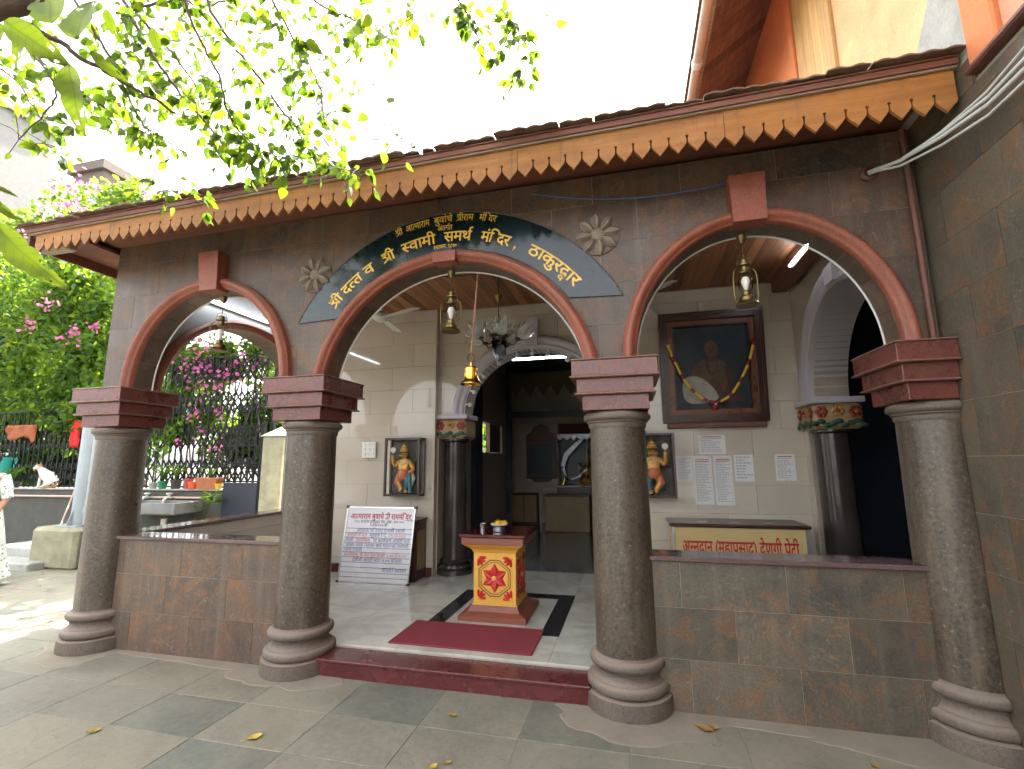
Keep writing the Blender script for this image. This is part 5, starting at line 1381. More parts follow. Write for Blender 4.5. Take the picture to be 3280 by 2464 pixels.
# ------------------------------------------------------------------ conduits and cables
cd = MB().tube([(1.735, WY - .045, 2.16), (1.735, WY - .045, 3.51)], .017, 12).build('conduit_pipe', 'conduit_paint', None, smooth=True); tag(cd, 'brown red vertical conduit in the corner by the right arch', 'pipe')
cb_ = thing('cable_bundle', 'bundle of grey cables slung from the wall to the upper right', 'cables', (1.6, -.3, 3.2))
for k, (dy, dz, r_) in enumerate(((0, 0, .009), (.012, -.035, .010), (-.01, .025, .006), (.02, -.075, .007), (.005, .045, .006))):
    key = [(1.535, WY - .03, 3.262), (1.60, -.36, 3.195), (1.665, -.62, 3.165), (1.72, -.86, 3.165), (1.745, -1.15, 3.20), (1.75, -1.7, 3.30)]
    pts = []
    for i in range(len(key) - 1):
        p_, q_ = Vector(key[i]), Vector(key[i + 1])
        for f in (0, .33, .66):
            s_ = (i + f) / 5; pts.append(p_.lerp(q_, f) + Vector((dy * s_ * -1.2, 0, dz * s_ * 1.6 + .012 * math.sin(3 * s_ + k))))
    pts.append(Vector(key[-1]) + Vector((-dy * 1.2, 0, dz * 1.6)))
    MB().tube(pts, r_, 8).build('cable', 'cable_dark' if k == 2 else 'cable_grey', cb_, smooth=True)
MB().lathe([(.03, 0), (.045, 0), (.05, .015), (.036, .03), (.03, .03), (.03, 0)], 0, 0, 18).xform(Matrix.Translation((1.54, WY - .012, 3.262)) @ Matrix.Rotation(math.pi / 2, 4, 'X')).build('cable_entry_ring', 'iron_rust', cb_, smooth=40)
bl = MB().tube([(-.62 + 1.33 * i / 16, WY - .05 - .02 * math.sin(math.pi * i / 16), 3.44 - .085 * math.sin(math.pi * i / 16) - .125 * i / 16) for i in range(17)], .0045, 6).build('blue_wire', 'cable_blue', None, smooth=True); tag(bl, 'thin blue wire sagging under the eave left of the right keystone', 'wire')
for arch, lab in ((A1, 'white cable following the inner edge of the left arch'), (A2, 'white cable following the inner edge of the middle arch'), (A3, 'white cable following the inner edge of the right arch')):
    c = MB().tube([(x, .037, z) for x, z, _, _ in arch.pts(40, -.004)], .0065, 6).build('white_cable', 'white_plastic', None, smooth=True); tag(c, lab, 'cable', 'cables along the arches')
dc = thing('dark_wires', 'two dark wires slung below the timber ceiling inside the middle arch', 'wires', (-1.2, .3, 3.1))
for k in range(2): MB().tube([(-1.75 + .95 * i / 14, .35, 3.16 - .05 * math.sin(math.pi * i / 14) - k * .035 + .03 * i / 14) for i in range(15)], .006, 6).build('wire', 'cable_dark', dc, smooth=True)
# ------------------------------------------------------------------ garden wall, gate, fence
GY = 3.7
gw = thing('garden_wall', 'low cement garden wall with water pipe behind the left columns', 'wall', (-10, GY, 0))
MB().bevbox(-16, -6.88, GY, GY + .28, -.02, 1.02, .015).build('wall_body', 'cement_dark', gw)
MB().bevbox(-16, -6.86, GY - .03, GY + .31, 1.021, 1.05, .008).build('coping', 'cement', gw)
MB().tube([(-13, GY - .05, .90), (-7.38, GY - .05, .90)], .022, 10).build('water_pipe', 'gutter_pvc', gw, smooth=True)
for x in (-8.52, -8.02):
    tp = thing('water_tap', 'white plastic tap on the garden wall pipe, %s of the two' % ('left' if x < -8.2 else 'right'), 'tap', (x, GY - .06, .9), 'garden wall taps')
    MB().tube([(x, GY - .07, .90), (x, GY - .16, .905), (x - .02, GY - .19, .87), (x - .03, GY - .19, .80)], [.024, .024, .022, .018], 10).build('spout', 'white_plastic', tp, smooth=True)
    MB().lathe([(0, .925), (.02, .925), (.022, .95), (.05, .965), (.05, .985), (0, .99)], x, GY - .11, 14).build('handle', 'white_plastic', tp, smooth=35)
sk_ = thing('steel_sink', 'steel wash basin on a bracket below the garden taps', 'sink', (-7.9, 3.3, .5))
MB().bevbox(-8.75, -7.32, 3.05, 3.10, .68, .86, .005).build('basin_side', 'steel_dull', sk_); MB().bevbox(-8.75, -7.32, 3.55, 3.60, .68, .86, .005).build('basin_side', 'steel_dull', sk_)
MB().bevbox(-8.80, -8.75, 3.05, 3.60, .68, .86, .005).build('basin_side', 'steel_dull', sk_); MB().bevbox(-7.32, -7.27, 3.05, 3.60, .68, .86, .005).build('basin_side', 'steel_dull', sk_)
MB().bevbox(-8.75, -7.32, 3.10, 3.55, .66, .69, .005).build('basin_floor', 'steel_dull', sk_)
MB().prism([(-8.1, .66), (-7.5, .66), (-7.75, .58), (-7.85, .58)], lambda u, v, d: (u, 3.25 + d, v), 0, .2).build('bracket', 'iron_rust', sk_)
MB().tube([(-7.8, 3.35, .58), (-7.8, 3.35, 0)], .045, 12).build('drain_pipe', 'white_plastic', sk_, smooth=True)
def fence(x0, x1, z0, z1, label, seed):
    t = thing('lattice_fence', label, 'fence', ((x0 + x1) / 2, GY + .15, z0), 'black collapsible lattice fences')
    n = int((x1 - x0) / .135); dx = (x1 - x0) / n; y = GY + .15
    bar = MB().box(-.014, .014, -.006, .006, 0, z1 - z0).mesh(); bar.materials.append(MATS['black_iron'])
    for i in range(n + 1): inst('bar', bar, t, Matrix.Translation((x0 + i * dx, y, z0)))
    for z in (z0 + .03, z1 - .02): MB().box(x0, x1, y - .016, y - .007, z - .016, z + .016).build('rail', 'black_iron', t)
    mb = MB(); bands = [z0 + .12 + k * .62 for k in range(int((z1 - z0 - .2) / .62) + 1)]
    for zb in bands:
        for i in range(0, n - 1):
            xa = x0 + i * dx
            for s in (0, 1):
                a = Vector((xa, y + .009 + s * .005, zb + (.0 if s == 0 else .40))); b = Vector((xa + 2 * dx, y + .009 + s * .005, zb + (.40 if s == 0 else 0)))
                if b.z > z1 or a.z > z1: continue
                u = (b - a).normalized(); w = u.cross(Vector((0, 1, 0))) * .017; q = Vector((0, .0025, 0))
                mb.add([a - w - q, b - w - q, b + w - q, a + w - q, a - w + q, b - w + q, b + w + q, a + w + q], [(0, 1, 2, 3), (4, 7, 6, 5), (0, 4, 5, 1), (3, 2, 6, 7)])
    stuff(mb.build('lattice', 'black_iron', t))
fence(-14.0, -8.75, 1.05, 2.62, 'low black lattice fence on the garden wall, left part behind the cat', 1)
fence(-8.70, -6.36, 1.05, 3.50, 'tall black lattice gate on the garden wall behind the flower pots', 2)
gt = thing('iron_gate', 'black iron gate with solid lower panel beside the plastered pillar', 'gate', (-6.5, GY - .1, 0))
MB().bevbox(-6.87, -6.17, GY - .12, GY - .09, .05, 1.17, .003).build('lower_panel', 'navy_paint', gt)
for i in range(7): MB().tube([(-6.86 + i * .113, GY - .105, 1.17), (-6.86 + i * .113, GY - .105, 2.13)], .010, 6).build('bar', 'black_iron', gt)
for z in (1.19, 1.5, 1.8, 2.13): MB().box(-6.88, -6.16, GY - .118, GY - .092, z - .012, z + .012).build('rail', 'black_iron', gt)
MB().box(-6.16, -6.10, GY - .13, GY - .07, 0, 2.2).build('hinge_post', 'black_iron', gt)
MB().box(-6.13, -6.07, GY + .05, GY + .11, 0, 3.5).build('tall_post', 'black_iron', gt)
pl_ = thing('gate_pillar', 'yellowish plastered gate pillar with pyramidal cap', 'pillar', (-5.9, GY, 0))
MB().bevbox(-6.06, -5.66, GY - .2, GY + .2, -.02, 1.95, .02).build('shaft', 'plaster_yellowish', pl_)
MB().add([(-6.09, GY - .23, 1.951), (-5.63, GY - .23, 1.951), (-5.63, GY + .23, 1.951), (-6.09, GY + .23, 1.951), (-5.86, GY, 2.12)], [(0, 1, 4), (1, 2, 4), (2, 3, 4), (3, 0, 4), (3, 2, 1, 0)]).build('cap', 'plaster_yellowish', pl_)
# grey steel posts on a plinth
sp_ = thing('steel_post', 'thick grey painted steel post on a plastered block', 'post', (-8.15, 2.3, .6))
MB().tube([(-8.15, 2.3, .6), (-8.15, 2.3, 2.32)], .125, 24).build('tube', 'pipe_paint', sp_, smooth=40)
MB().bevbox(-8.35, -7.95, 2.1, 2.5, .585, .61, .004).build('base_plate', 'pipe_paint', sp_)
for dx, dy in ((-.16, 0), (.16, 0), (0, -.16)):
    MB().prism([(-.05, .611), (.05, .611), (.0, .80)] if 0 else [(0, .611), (.075, .611), (0, .85)], (lambda u, v, d, dx=dx, dy=dy: (-8.15 + (dx and (math.copysign(.122 + u, dx))) + (d if dy else 0), 2.3 + (dy and -(.122 + u)) + (d if dx else 0), v)), -.006, .006).build('gusset', 'pipe_paint', sp_)
sp2 = thing('drain_pipe', 'thin pale blue pipe beside the thick grey post', 'pipe', (-7.93, 2.25, .6))
MB().tube([(-7.925, 2.22, .612), (-7.925, 2.22, 1.95)], .045, 14).build('tube', 'pipe_paint', sp2, smooth=40)
MB().lathe([(.046, .78), (.058, .78), (.058, .86), (.046, .86)], -7.925, 2.22, 14).build('collar', 'pipe_paint', sp2, smooth=40)
bk = thing('plaster_block', 'yellowish plastered concrete block under the grey post', 'block', (-8.2, 2.3, 0))
MB().bevbox(-8.75, -7.86, 2.05, 2.75, -.02, .585, .05).build('block', 'plaster_yellowish', bk)
MB().bevbox(-7.855, -7.70, 2.12, 2.6, -.02, .55, .02).build('black_cover', 'black_plastic', bk)
sb = thing('garden_steps', 'two low cement steps beside the plastered block', 'steps', (-9.2, 2.4, 0))
MB().bevbox(-9.9, -8.76, 2.25, 3.0, -.02, .24, .02).build('upper_step', 'cement', sb); MB().bevbox(-9.6, -8.40, 1.86, 2.248, -.02, .11, .02).build('lower_step', 'cement', sb)

# ------------------------------------------------------------------ pots
def pot(x, y, z, r, h, mat, label, name='flower_pot', taper=.75, plant=None, box=False):
    t = thing(name, label, 'pot', (x, y, z), 'pots along the garden wall')
    if box:
        vs = []
        for rr_, zz in ((r * taper, 0), (r, h * .85), (r * 1.08, h * .86), (r * 1.08, h)):
            vs += [(x - rr_ * 1.6, y - rr_ * .6, z + zz), (x + rr_ * 1.6, y - rr_ * .6, z + zz), (x + rr_ * 1.6, y + rr_ * .6, z + zz), (x - rr_ * 1.6, y + rr_ * .6, z + zz)]
        fs = [(k * 4 + i, k * 4 + (i + 1) % 4, k * 4 + 4 + (i + 1) % 4, k * 4 + 4 + i) for k in range(3) for i in range(4)] + [(3, 2, 1, 0), (12, 13, 14, 15)]
        MB().add(vs, fs).build('pot', mat, t)
    else:
        MB().lathe([(0, z), (r * taper, z), (r, z + h * .82), (r * 1.1, z + h * .84), (r * 1.1, z + h), (r * .95, z + h), (r * .9, z + h * .9), (0, z + h * .9)], x, y, 20).build('pot', mat, t, smooth=35)
    if plant:
        mb = MB(); rr2 = random.Random(int(abs(x) * 50)); n, L = plant
        for k in range(n):
            a = rr2.uniform(0, 6.28); l = L * rr2.uniform(.6, 1.1); dx, dy = math.cos(a), math.sin(a); w = .014
            p = [Vector((x, y, z + h * .9)), Vector((x + dx * l * .25, y + dy * l * .25, z + h + l * .55)), Vector((x + dx * l * .6, y + dy * l * .6, z + h + l * .7)), Vector((x + dx * l * .95, y + dy * l * .95, z + h + l * .45))]
            s = Vector((-dy, dx, 0)) * w
            vs = [p[0] - s * .5, p[0] + s * .5, p[1] - s, p[1] + s, p[2] - s, p[2] + s, p[3]]
            mb.add(vs, [(0, 1, 3, 2), (2, 3, 5, 4), (4, 5, 6)])
        mb.build('leaves', 'leaf_shrub', t)
    return t
pot(-7.31, GY + .03, 1.05, .15, .20, 'terracotta', 'terracotta window box on the garden wall', box=True, plant=(16, .25))
pot(-7.64, GY - .0, 1.05, .085, .13, 'pot_orange', 'bright orange pot left of the terracotta window box')
pot(-7.80, GY + .05, 1.05, .075, .18, 'pot_red', 'dark red pot behind the bright orange pot', taper=.9)
pot(-7.08, GY - .0, 1.05, .06, .10, 'pot_yellow', 'small yellow pot right of the terracotta window box')
pot(-8.08, GY + .05, 1.05, .09, .16, 'pot_dark', 'dark pot with arching grassy plant, right of two', plant=(26, .38))
pot(-8.38, GY + .05, 1.05, .08, .14, 'pot_green', 'green pot with arching grassy plant, left of two', plant=(26, .40))
pot(-8.60, GY + .05, 1.05, .07, .11, 'cement', 'small grey pot at the column edge')
pot(-12.2, GY + .06, 1.05, .10, .12, 'pot_dark', 'dark pot with grassy plant left of the cat', plant=(30, .45))
fern = thing('garden_plant', 'bright green palm seedling growing before the garden wall', 'plant', (-7.2, 3.45, 0))
mb = MB(); rr2 = random.Random(4)
for (bx, by, bz) in ((-7.35, 3.5, .72), (-7.0, 3.5, .95), (-6.95, 3.5, .85)):
    for k in range(18):
        a = rr2.uniform(0, 6.28); l = rr2.uniform(.12, .26); d = Vector((math.cos(a), math.sin(a), rr2.uniform(-.1, .7))).normalized(); s = d.orthogonal().normalized() * .016; c = Vector((bx, by, bz))
        mb.add([c, c + d * l * .5 + s, c + d * l, c + d * l * .5 - s], [(0, 1, 2, 3)])
mb.build('fronds', 'leaf_shrub', fern)
MB().tube([(-7.3, 3.5, 0), (-7.35, 3.5, .72)], .012, 6).build('stem', 'leaf_dark', fern); MB().tube([(-7.2, 3.5, 0), (-7.1, 3.5, .6), (-7.0, 3.5, .95)], .01, 6).build('stem', 'leaf_dark', fern)
flg = thing('red_cloth', 'red cloth hanging on the black fence', 'cloth', (-10.7, 3.68, 1.8))
cl = MB(); vs = []
for j in range(9):
    for i in range(6):
        wd = .17 * (1 - .45 * (j / 8)); vs.append((-10.78 + (i / 5 - .5) * 2 * wd + .02 * math.sin(j), GY + .10 + .018 * math.sin(i * 2.2 + j * .6), 2.38 - j * .068))
cl.add(vs, [(j * 6 + i, j * 6 + i + 1, j * 6 + 7 + i, j * 6 + 6 + i) for j in range(8) for i in range(5)]); o = cl.build('cloth', 'cloth_red', flg, smooth=True); o.modifiers.new('t', 'SOLIDIFY').thickness = .006
bb_ = thing('brown_cloth', 'brown cloth bundle draped over the fence at the left edge', 'cloth', (-12.2, 3.7, 2.1))
vs = []
for j in range(6):
    for i in range(10): vs.append((-12.65 + i * .09 + .02 * math.sin(j * 2), GY + .06 - .03 * math.sin(i * 1.7 + j), 2.32 - j * (.045 + .012 * math.sin(i * .8)) - .012 * i * (j > 2)))
o = MB().add(vs, [(j * 10 + i, j * 10 + i + 1, j * 10 + 11 + i, j * 10 + 10 + i) for j in range(5) for i in range(9)]).build('cloth', 'cloth_brown', bb_, smooth=True); o.modifiers.new('t', 'SOLIDIFY').thickness = .02
rod = thing('leaning_pole', 'thin pole leaning against the garden wall beside the plastered block', 'pole', (-9.6, 3.2, 0))
MB().tube([(-9.55, 2.9, .25), (-10.35, 3.66, 1.10)], .014, 8).build('pole', 'gutter_pvc', rod)

# ------------------------------------------------------------------ cat
ct = thing('cat', 'white cat with ginger head patches and tail sitting on the garden wall', 'cat', (-11.3, 3.8, 1.05))
V = [(0, 0, .16), (-.10, 0, .25), (-.17, -.01, .33), (-.22, -.03, .375), (-.245, -.055, .40), (.05, 0, .10),
     (-.19, -.035, .20), (-.205, -.04, .02), (-.235, -.05, .012), (-.17, .045, .20), (-.185, .05, .02), (-.215, .045, .012),
     (.02, -.075, .10), (-.05, -.095, .035), (-.11, -.10, .018), (.02, .075, .10), (-.05, .095, .035), (-.11, .10, .018)]
E_ = [(0, 1), (1, 2), (2, 3), (3, 4), (0, 5), (2, 6), (6, 7), (7, 8), (2, 9), (9, 10), (10, 11), (5, 12), (12, 13), (13, 14), (5, 15), (15, 16), (16, 17)]
Rd = [.115, .095, .068, .058, .048, .105, .032, .022, .020, .032, .022, .020, .06, .03, .022, .06, .03, .022]
me = skin_mesh(V, E_, Rd, 2); CM = Matrix.Translation((-11.28, 3.82, 1.05)) @ Matrix.Rotation(R(14), 4, 'Z'); me.transform(CM); ob('body', me, 'cat_white', ct)
XC = lambda mb: mb.xform(CM)
XC(MB().sphere((-.245, -.052, .405), .062, 16, 12, (1.0, .95, .9))).build('head', 'cat_white', ct, smooth=True)
XC(MB().sphere((-.236, -.046, .425), .055, 14, 10, (1.0, 1.0, .8))).build('head_patch', 'cat_ginger', ct, smooth=True)
XC(MB().sphere((-.285, -.085, .388), .026, 12, 8)).build('muzzle', 'cat_white', ct, smooth=True)
XC(MB().sphere((-.305, -.10, .392), .007, 8, 6)).build('nose', 'cat_pink', ct, smooth=True)
for e in (-1, 1):
    c = Vector((-.245 - .018 * e * -1 * .8, -.052 + .030 * e * .8, .455)); 
    XC(MB().add([c + Vector((-.018, -.012 * e, 0)), c + Vector((.02, .0, 0)), c + Vector((0, .022 * e, -.004)), c + Vector((0, .008 * e, .048))], [(0, 1, 3), (1, 2, 3), (2, 0, 3), (0, 2, 1)])).build('ear', 'cat_ginger', ct)
    XC(MB().sphere((-.29 + .012 * e, -.080 + -.026 * e, .415), .008, 8, 6)).build('eye', 'cat_dark', ct, smooth=True)
XC(MB().tube([(.11, 0, .07), (.15, -.06, .03), (.12, -.13, .015), (.03, -.17, .012), (-.03, -.18, .012)], [.026, .026, .024, .022, .014], 10)).build('tail', 'cat_ginger', ct, smooth=True)

# ------------------------------------------------------------------ person at the left edge
pe = thing('person', 'person in a pale patterned long dress standing at the left edge', 'person', (-7.45, .95, 0))
PM = Matrix.Translation((-8.02, 1.05, 0)) @ Matrix.Rotation(R(35), 4, 'Z')
V = [(0, 0, .92), (0, 0, 1.06), (0, 0, 1.22), (0, .0, 1.36), (0, -.01, 1.43), (0, -.015, 1.50), (0, -.015, 1.58),
     (.09, 0, .88), (.10, 0, .48), (.10, .02, .08), (.11, -.09, .03), (.115, -.15, .02), (-.09, 0, .88), (-.10, 0, .48), (-.10, .02, .08), (-.11, -.09, .03), (-.115, -.15, .02),
     (.17, 0, 1.34), (.22, .01, 1.08), (.20, -.14, .90), (-.17, 0, 1.34), (-.22, .01, 1.08), (-.20, -.14, .90)]
E_ = [(0, 1), (1, 2), (2, 3), (3, 4), (4, 5), (5, 6), (0, 7), (7, 8), (8, 9), (9, 10), (10, 11), (0, 12), (12, 13), (13, 14), (14, 15), (15, 16), (3, 17), (17, 18), (18, 19), (3, 20), (20, 21), (21, 22)]
Rd = [.15, .13, .14, .12, .055, .085, .08, .085, .06, .042, .035, .028, .085, .06, .042, .035, .028, .055, .042, .032, .055, .042, .032]
me = skin_mesh(V, E_, Rd, 2); me.transform(PM); ob('body', me, 'skin_tone', pe)
dm = MB(); n = 40; prof = [(.165, 1.40), (.175, 1.25), (.16, 1.10), (.185, .95), (.22, .75), (.26, .50), (.30, .28), (.335, .13), (.345, .10), (.32, .12), (.20, .6), (.1, 1.38)]
vs = []
for r_, z in prof:
    for i in range(n):
        a = 2 * math.pi * i / n; k = 1 + (.07 * math.sin(a * 7) + .03 * math.sin(a * 13 + z * 4)) * max(0, (1.0 - z)); vs.append((r_ * k * math.cos(a), r_ * .82 * k * math.sin(a), z + (.02 * math.sin(a * 3) if z < .2 else 0)))
dm.add(vs, [(k * n + i, k * n + (i + 1) % n, k * n + n + (i + 1) % n, k * n + n + i) for k in range(len(prof) - 1) for i in range(n)]).xform(PM).build('dress', 'sari_cloth', pe, smooth=True)
for s in (-1, 1): MB().tube([(s * .15, 0, 1.36), (s * .20, .005, 1.22), (s * .225, .01, 1.08)], [.075, .066, .056], 14).xform(PM).build('sleeve', 'sari_cloth', pe, smooth=True)
MB().sphere((0, .01, 1.60), .108, 16, 12, (.95, 1.05, 1.1)).xform(PM).build('hair', 'hair_black', pe, smooth=True)
for s in (-1, 1):
    for k in range(5):
        bx = s * (.185 + k * .010); MB().tube([(bx, -.15, .885), (bx + s * .003, -.175, .84 - .004 * (2 - abs(k - 2))), (bx, -.165, .80 if k else .84)], [.010, .009, .007], 8).xform(PM).build('finger', 'skin_tone', pe, smooth=True)
    MB().sphere((s * .203, -.15, .88), .036, 10, 8, (.9, .55, 1.2)).xform(PM).build('palm', 'skin_tone', pe, smooth=True)
    for e in (0,): MB().sphere((s * .032, -.095, 1.53), .010, 8, 6).xform(PM).build('eye', 'cat_dark', pe, smooth=True)
    MB().bevbox(s * .11 - .045, s * .11 + .045, -.20, .07, .002, .022, .008).xform(PM).build('sandal', 'terracotta', pe)
MB().sphere((0, -.105, 1.50), .014, 8, 6, (.8, 1, 1.6)).xform(PM).build('nose', 'skin_tone', pe, smooth=True)
MB().sphere((0, -.092, 1.465), .02, 8, 6, (1.2, .5, .4)).xform(PM).build('mouth', 'cat_pink', pe, smooth=True)
tb = thing('teal_bucket', 'teal plastic bucket on the garden wall at the left edge', 'bucket', (-12.42, 3.62, 1.4))
tb.location = (-12.45, 3.84, 1.05); tb['_w'] = (-12.45, 3.84, 1.05)
MB().lathe([(0, 1.051), (.10, 1.051), (.17, 1.62), (.185, 1.63), (.185, 1.66), (.165, 1.66), (.095, 1.08), (0, 1.07)], -12.66, 3.84, 24).build('bucket', 'teal_plastic', tb, smooth=35)
MB().tube([(-12.66 + .18 * math.cos(a), 3.84, 1.63 - .12 * math.sin(a)) for a in [math.pi * i / 12 for i in range(13)]], .006, 6).build('handle', 'steel', tb)

# ------------------------------------------------------------------ foliage
def leaf_cloud(pts, size, rr, aspect=.55, droop=.3, fold=.25):
    """pts: array of centres -> one mesh of folded leaves (4 triangles each)"""
    n = len(pts); V = np.zeros((n, 6, 3)); rng = np.random.default_rng(rr)
    d = rng.normal(size=(n, 3)); d[:, 2] -= droop; d /= np.linalg.norm(d, axis=1)[:, None]
    r = rng.normal(size=(n, 3)); s = np.cross(d, r); s /= np.linalg.norm(s, axis=1)[:, None]; nn = np.cross(d, s)
    L = size * rng.uniform(.65, 1.25, size=(n, 1)); W = L * aspect * .5
    V[:, 0] = pts; V[:, 1] = pts + d * L * .35 + s * W + nn * W * fold; V[:, 2] = pts + d * L * .72 + s * W * .7 + nn * W * fold
    V[:, 3] = pts + d * L; V[:, 4] = pts + d * L * .72 - s * W * .7 + nn * W * fold; V[:, 5] = pts + d * L * .35 - s * W + nn * W * fold
    me = bpy.data.meshes.new('leaves'); F = []
    idx = np.arange(n) * 6
    faces = np.stack([np.stack([idx, idx + 1, idx + 2, idx + 3], 1), np.stack([idx, idx + 3, idx + 4, idx + 5], 1)], 1).reshape(-1, 4)
    me.vertices.add(n * 6); me.vertices.foreach_set('co', V.reshape(-1)); me.loops.add(faces.size); me.loops.foreach_set('vertex_index', faces.reshape(-1))
    me.polygons.add(len(faces)); me.polygons.foreach_set('loop_start', np.arange(len(faces)) * 4); me.update(calc_edges=True); me.validate(); return me
def clumps(blobs, n, rng):
    """points near the surface of many small blobs, so that light and dark clumps form"""
    out = []
    w = np.array([b[3] * b[4] for b in blobs]); w = w / w.sum()
    for b, k in zip(blobs, rng.multinomial(n, w)):
        c = np.array(b[:3]); p = rng.normal(size=(k, 3)); p /= np.linalg.norm(p, axis=1)[:, None]
        p *= (rng.uniform(0.25, 1, size=(k, 1)) ** .6); out.append(c + p * np.array([b[3], b[4], b[5]]))
    return np.concatenate(out)
def shrub(name, label, cat, base, blobs_spec, nleaf, lsize, mat, seed, flowers=None, group=None, stems=5):
    rng = np.random.default_rng(seed); t = thing(name, label, cat, base, group)
    blobs = []
    for (cx, cy, cz, rx, ry, rz, nb_) in blobs_spec:
        for _ in range(nb_):
            p = rng.normal(size=3); p /= np.linalg.norm(p); p *= rng.uniform(.3, 1) ** .5; s = rng.uniform(.22, .42)
            blobs.append((cx + p[0] * rx, cy + p[1] * ry, cz + p[2] * rz, rx * s * .8 + .08, ry * s * .8 + .08, rz * s * .8 + .08))
    ob('foliage', leaf_cloud(clumps(blobs, nleaf, rng), lsize, seed), mat, t)['kind'] = 'stuff'
    for k in range(stems):
        b = blobs[rng.integers(len(blobs))]; b0 = Vector(base) + Vector((rng.uniform(-.3, .3), rng.uniform(-.1, .1), 0)); b1 = Vector(b[:3])
        m = b0.lerp(b1, .5) + Vector((rng.uniform(-.2, .2), rng.uniform(-.1, .1), .15))
        MB().tube([b0, m, b1], [.03, .022, .01], 6).build('stem', 'bark', t)
    if flowers:
        for fp, fr, fn in flowers:
            pts = np.array(fp) + np.random.default_rng(int(seed * 7 + abs(fp[0]) * 91)).normal(size=(int(fn * (.24 if seed == 22 else .36)), 3)) * fr * .60
            stuff(ob('flower_cluster', leaf_cloud(pts, .07, seed + 5, .9, 0, .4), 'bract_pink', t))
    return t
fpos = lambda px, py, dep: tuple(at(px, py, dep))
shrub('bougainvillea', 'dense green bougainvillea with pink blossom left of the corner column', 'bush', (-9.6, 4.3, 0),
      [(-12.6, 4.4, 4.2, 2.2, .6, 1.9, 70), (-10.6, 4.3, 3.9, 1.3, .5, 1.8, 44), (-14.6, 4.6, 4.4, 1.6, .6, 2.2, 34), (-9.4, 4.2, 3.9, 1.0, .4, 1.2, 18), (-11.6, 4.1, 2.4, 2.2, .35, .5, 22), (-12.6, 4.6, 7.2, 2.2, .5, 1.2, 26), (-9.6, 4.6, 6.4, 1.6, .5, .7, 12)], 30000, .14, 'leaf_shrub', 21,
      [(fpos(155, 395, 8.2), .22, 120), (fpos(145, 445, 8.2), .28, 160), (fpos(105, 655, 9), .16, 60), (fpos(155, 720, 9), .16, 70), (fpos(205, 705, 9), .10, 40), (fpos(320, 412, 8.0), .12, 60), (fpos(40, 520, 9), .2, 70), (fpos(60, 700, 9), .10, 40)])
shrub('bougainvillea', 'bougainvillea with magenta blossom climbing the tall lattice gate', 'bush', (-8.0, 4.2, 0),
      [(-8.3, 4.2, 3.0, .9, .35, 1.0, 26), (-7.3, 4.2, 3.6, .8, .3, .4, 10), (-8.6, 4.1, 2.2, .6, .3, .6, 10)], 6000, .11, 'leaf_shrub', 22,
      [(fpos(440, 775, 9.0), .30, 160), (fpos(455, 815, 8.9), .30, 170), (fpos(480, 830, 8.9), .2, 90), (fpos(415, 800, 8.9), .2, 80), (fpos(520, 795, 8.9), .22, 100), (fpos(545, 780, 8.8), .24, 110), (fpos(495, 810, 8.8), .18, 80), (fpos(430, 865, 8.9), .10, 40), (fpos(480, 887, 8.8), .13, 60), (fpos(420, 890, 8.8), .14, 60), (fpos(435, 930, 8.8), .12, 50), (fpos(468, 965, 8.8), .10, 40), (fpos(385, 960, 8.8), .07, 25), (fpos(430, 735, 9), .12, 50)])
shrub('tree', 'dark leafy tree filling the garden behind the fence', 'tree', (-12.5, 7.5, 0),
      [(-15.5, 7.0, 3.2, 3.5, 1.2, 2.6, 40), (-18.5, 7.2, 7.0, 2.6, 1.0, 2.2, 26)], 12000, .24, 'leaf_dark', 23, None, 'trees beyond the fence', 6)
shrub('tree', 'pale sunlit tree behind the tall lattice gate', 'tree', (-8.5, 8.5, 0),
      [(-10.5, 8.5, 3.0, 2.6, 1.2, 1.6, 26)], 5000, .20, 'leaf_small', 24, None, 'trees beyond the fence', 4)
# ------------------------------------------------------------------ overhanging tree in the foreground
tr = thing('overhanging_tree', 'tree whose thin leafy branches hang over the courtyard at the upper left', 'tree', (-6.2, -2.2, 0))
def leaf_mesh(shape_=0):
    n = 6; mb = MB(); vs = []; prof = ([.0, .55, .9, 1.0, .82, .45, .0], [.0, .8, 1.0, .92, .7, .36, .0])[shape_]
    for i in range(n + 1):
        s = i / n; w = prof[i] * .30; dz = -.10 * s * s
        vs += [(-w, s, dz + w * .28), (0, s, dz), (w, s, dz + w * .28)]
    fs = []
    for i in range(n):
        a = i * 3; fs += [(a, a + 1, a + 4, a + 3), (a + 1, a + 2, a + 5, a + 4)]
    me = bpy.data.meshes.new('leaf'); me.from_pydata(vs, [], fs); me.shade_smooth(); return me
LM = []
for s_ in (0, 1):
    for m_ in ('leaf_small', 'leaf_big'):
        me = leaf_mesh(s_); me.materials.append(MATS[m_]); LM.append(me)
def orient(p, tip, size, facing, wide=1.0):
    y = (tip).normalized(); z = (facing - y * facing.dot(y)).normalized(); x = y.cross(z)
    return Matrix(((x.x * size * wide, y.x * size, z.x * size, p.x), (x.y * size * wide, y.y * size, z.y * size, p.y), (x.z * size * wide, y.z * size, z.z * size, p.z), (0, 0, 0, 1)))
rl_ = random.Random(31)
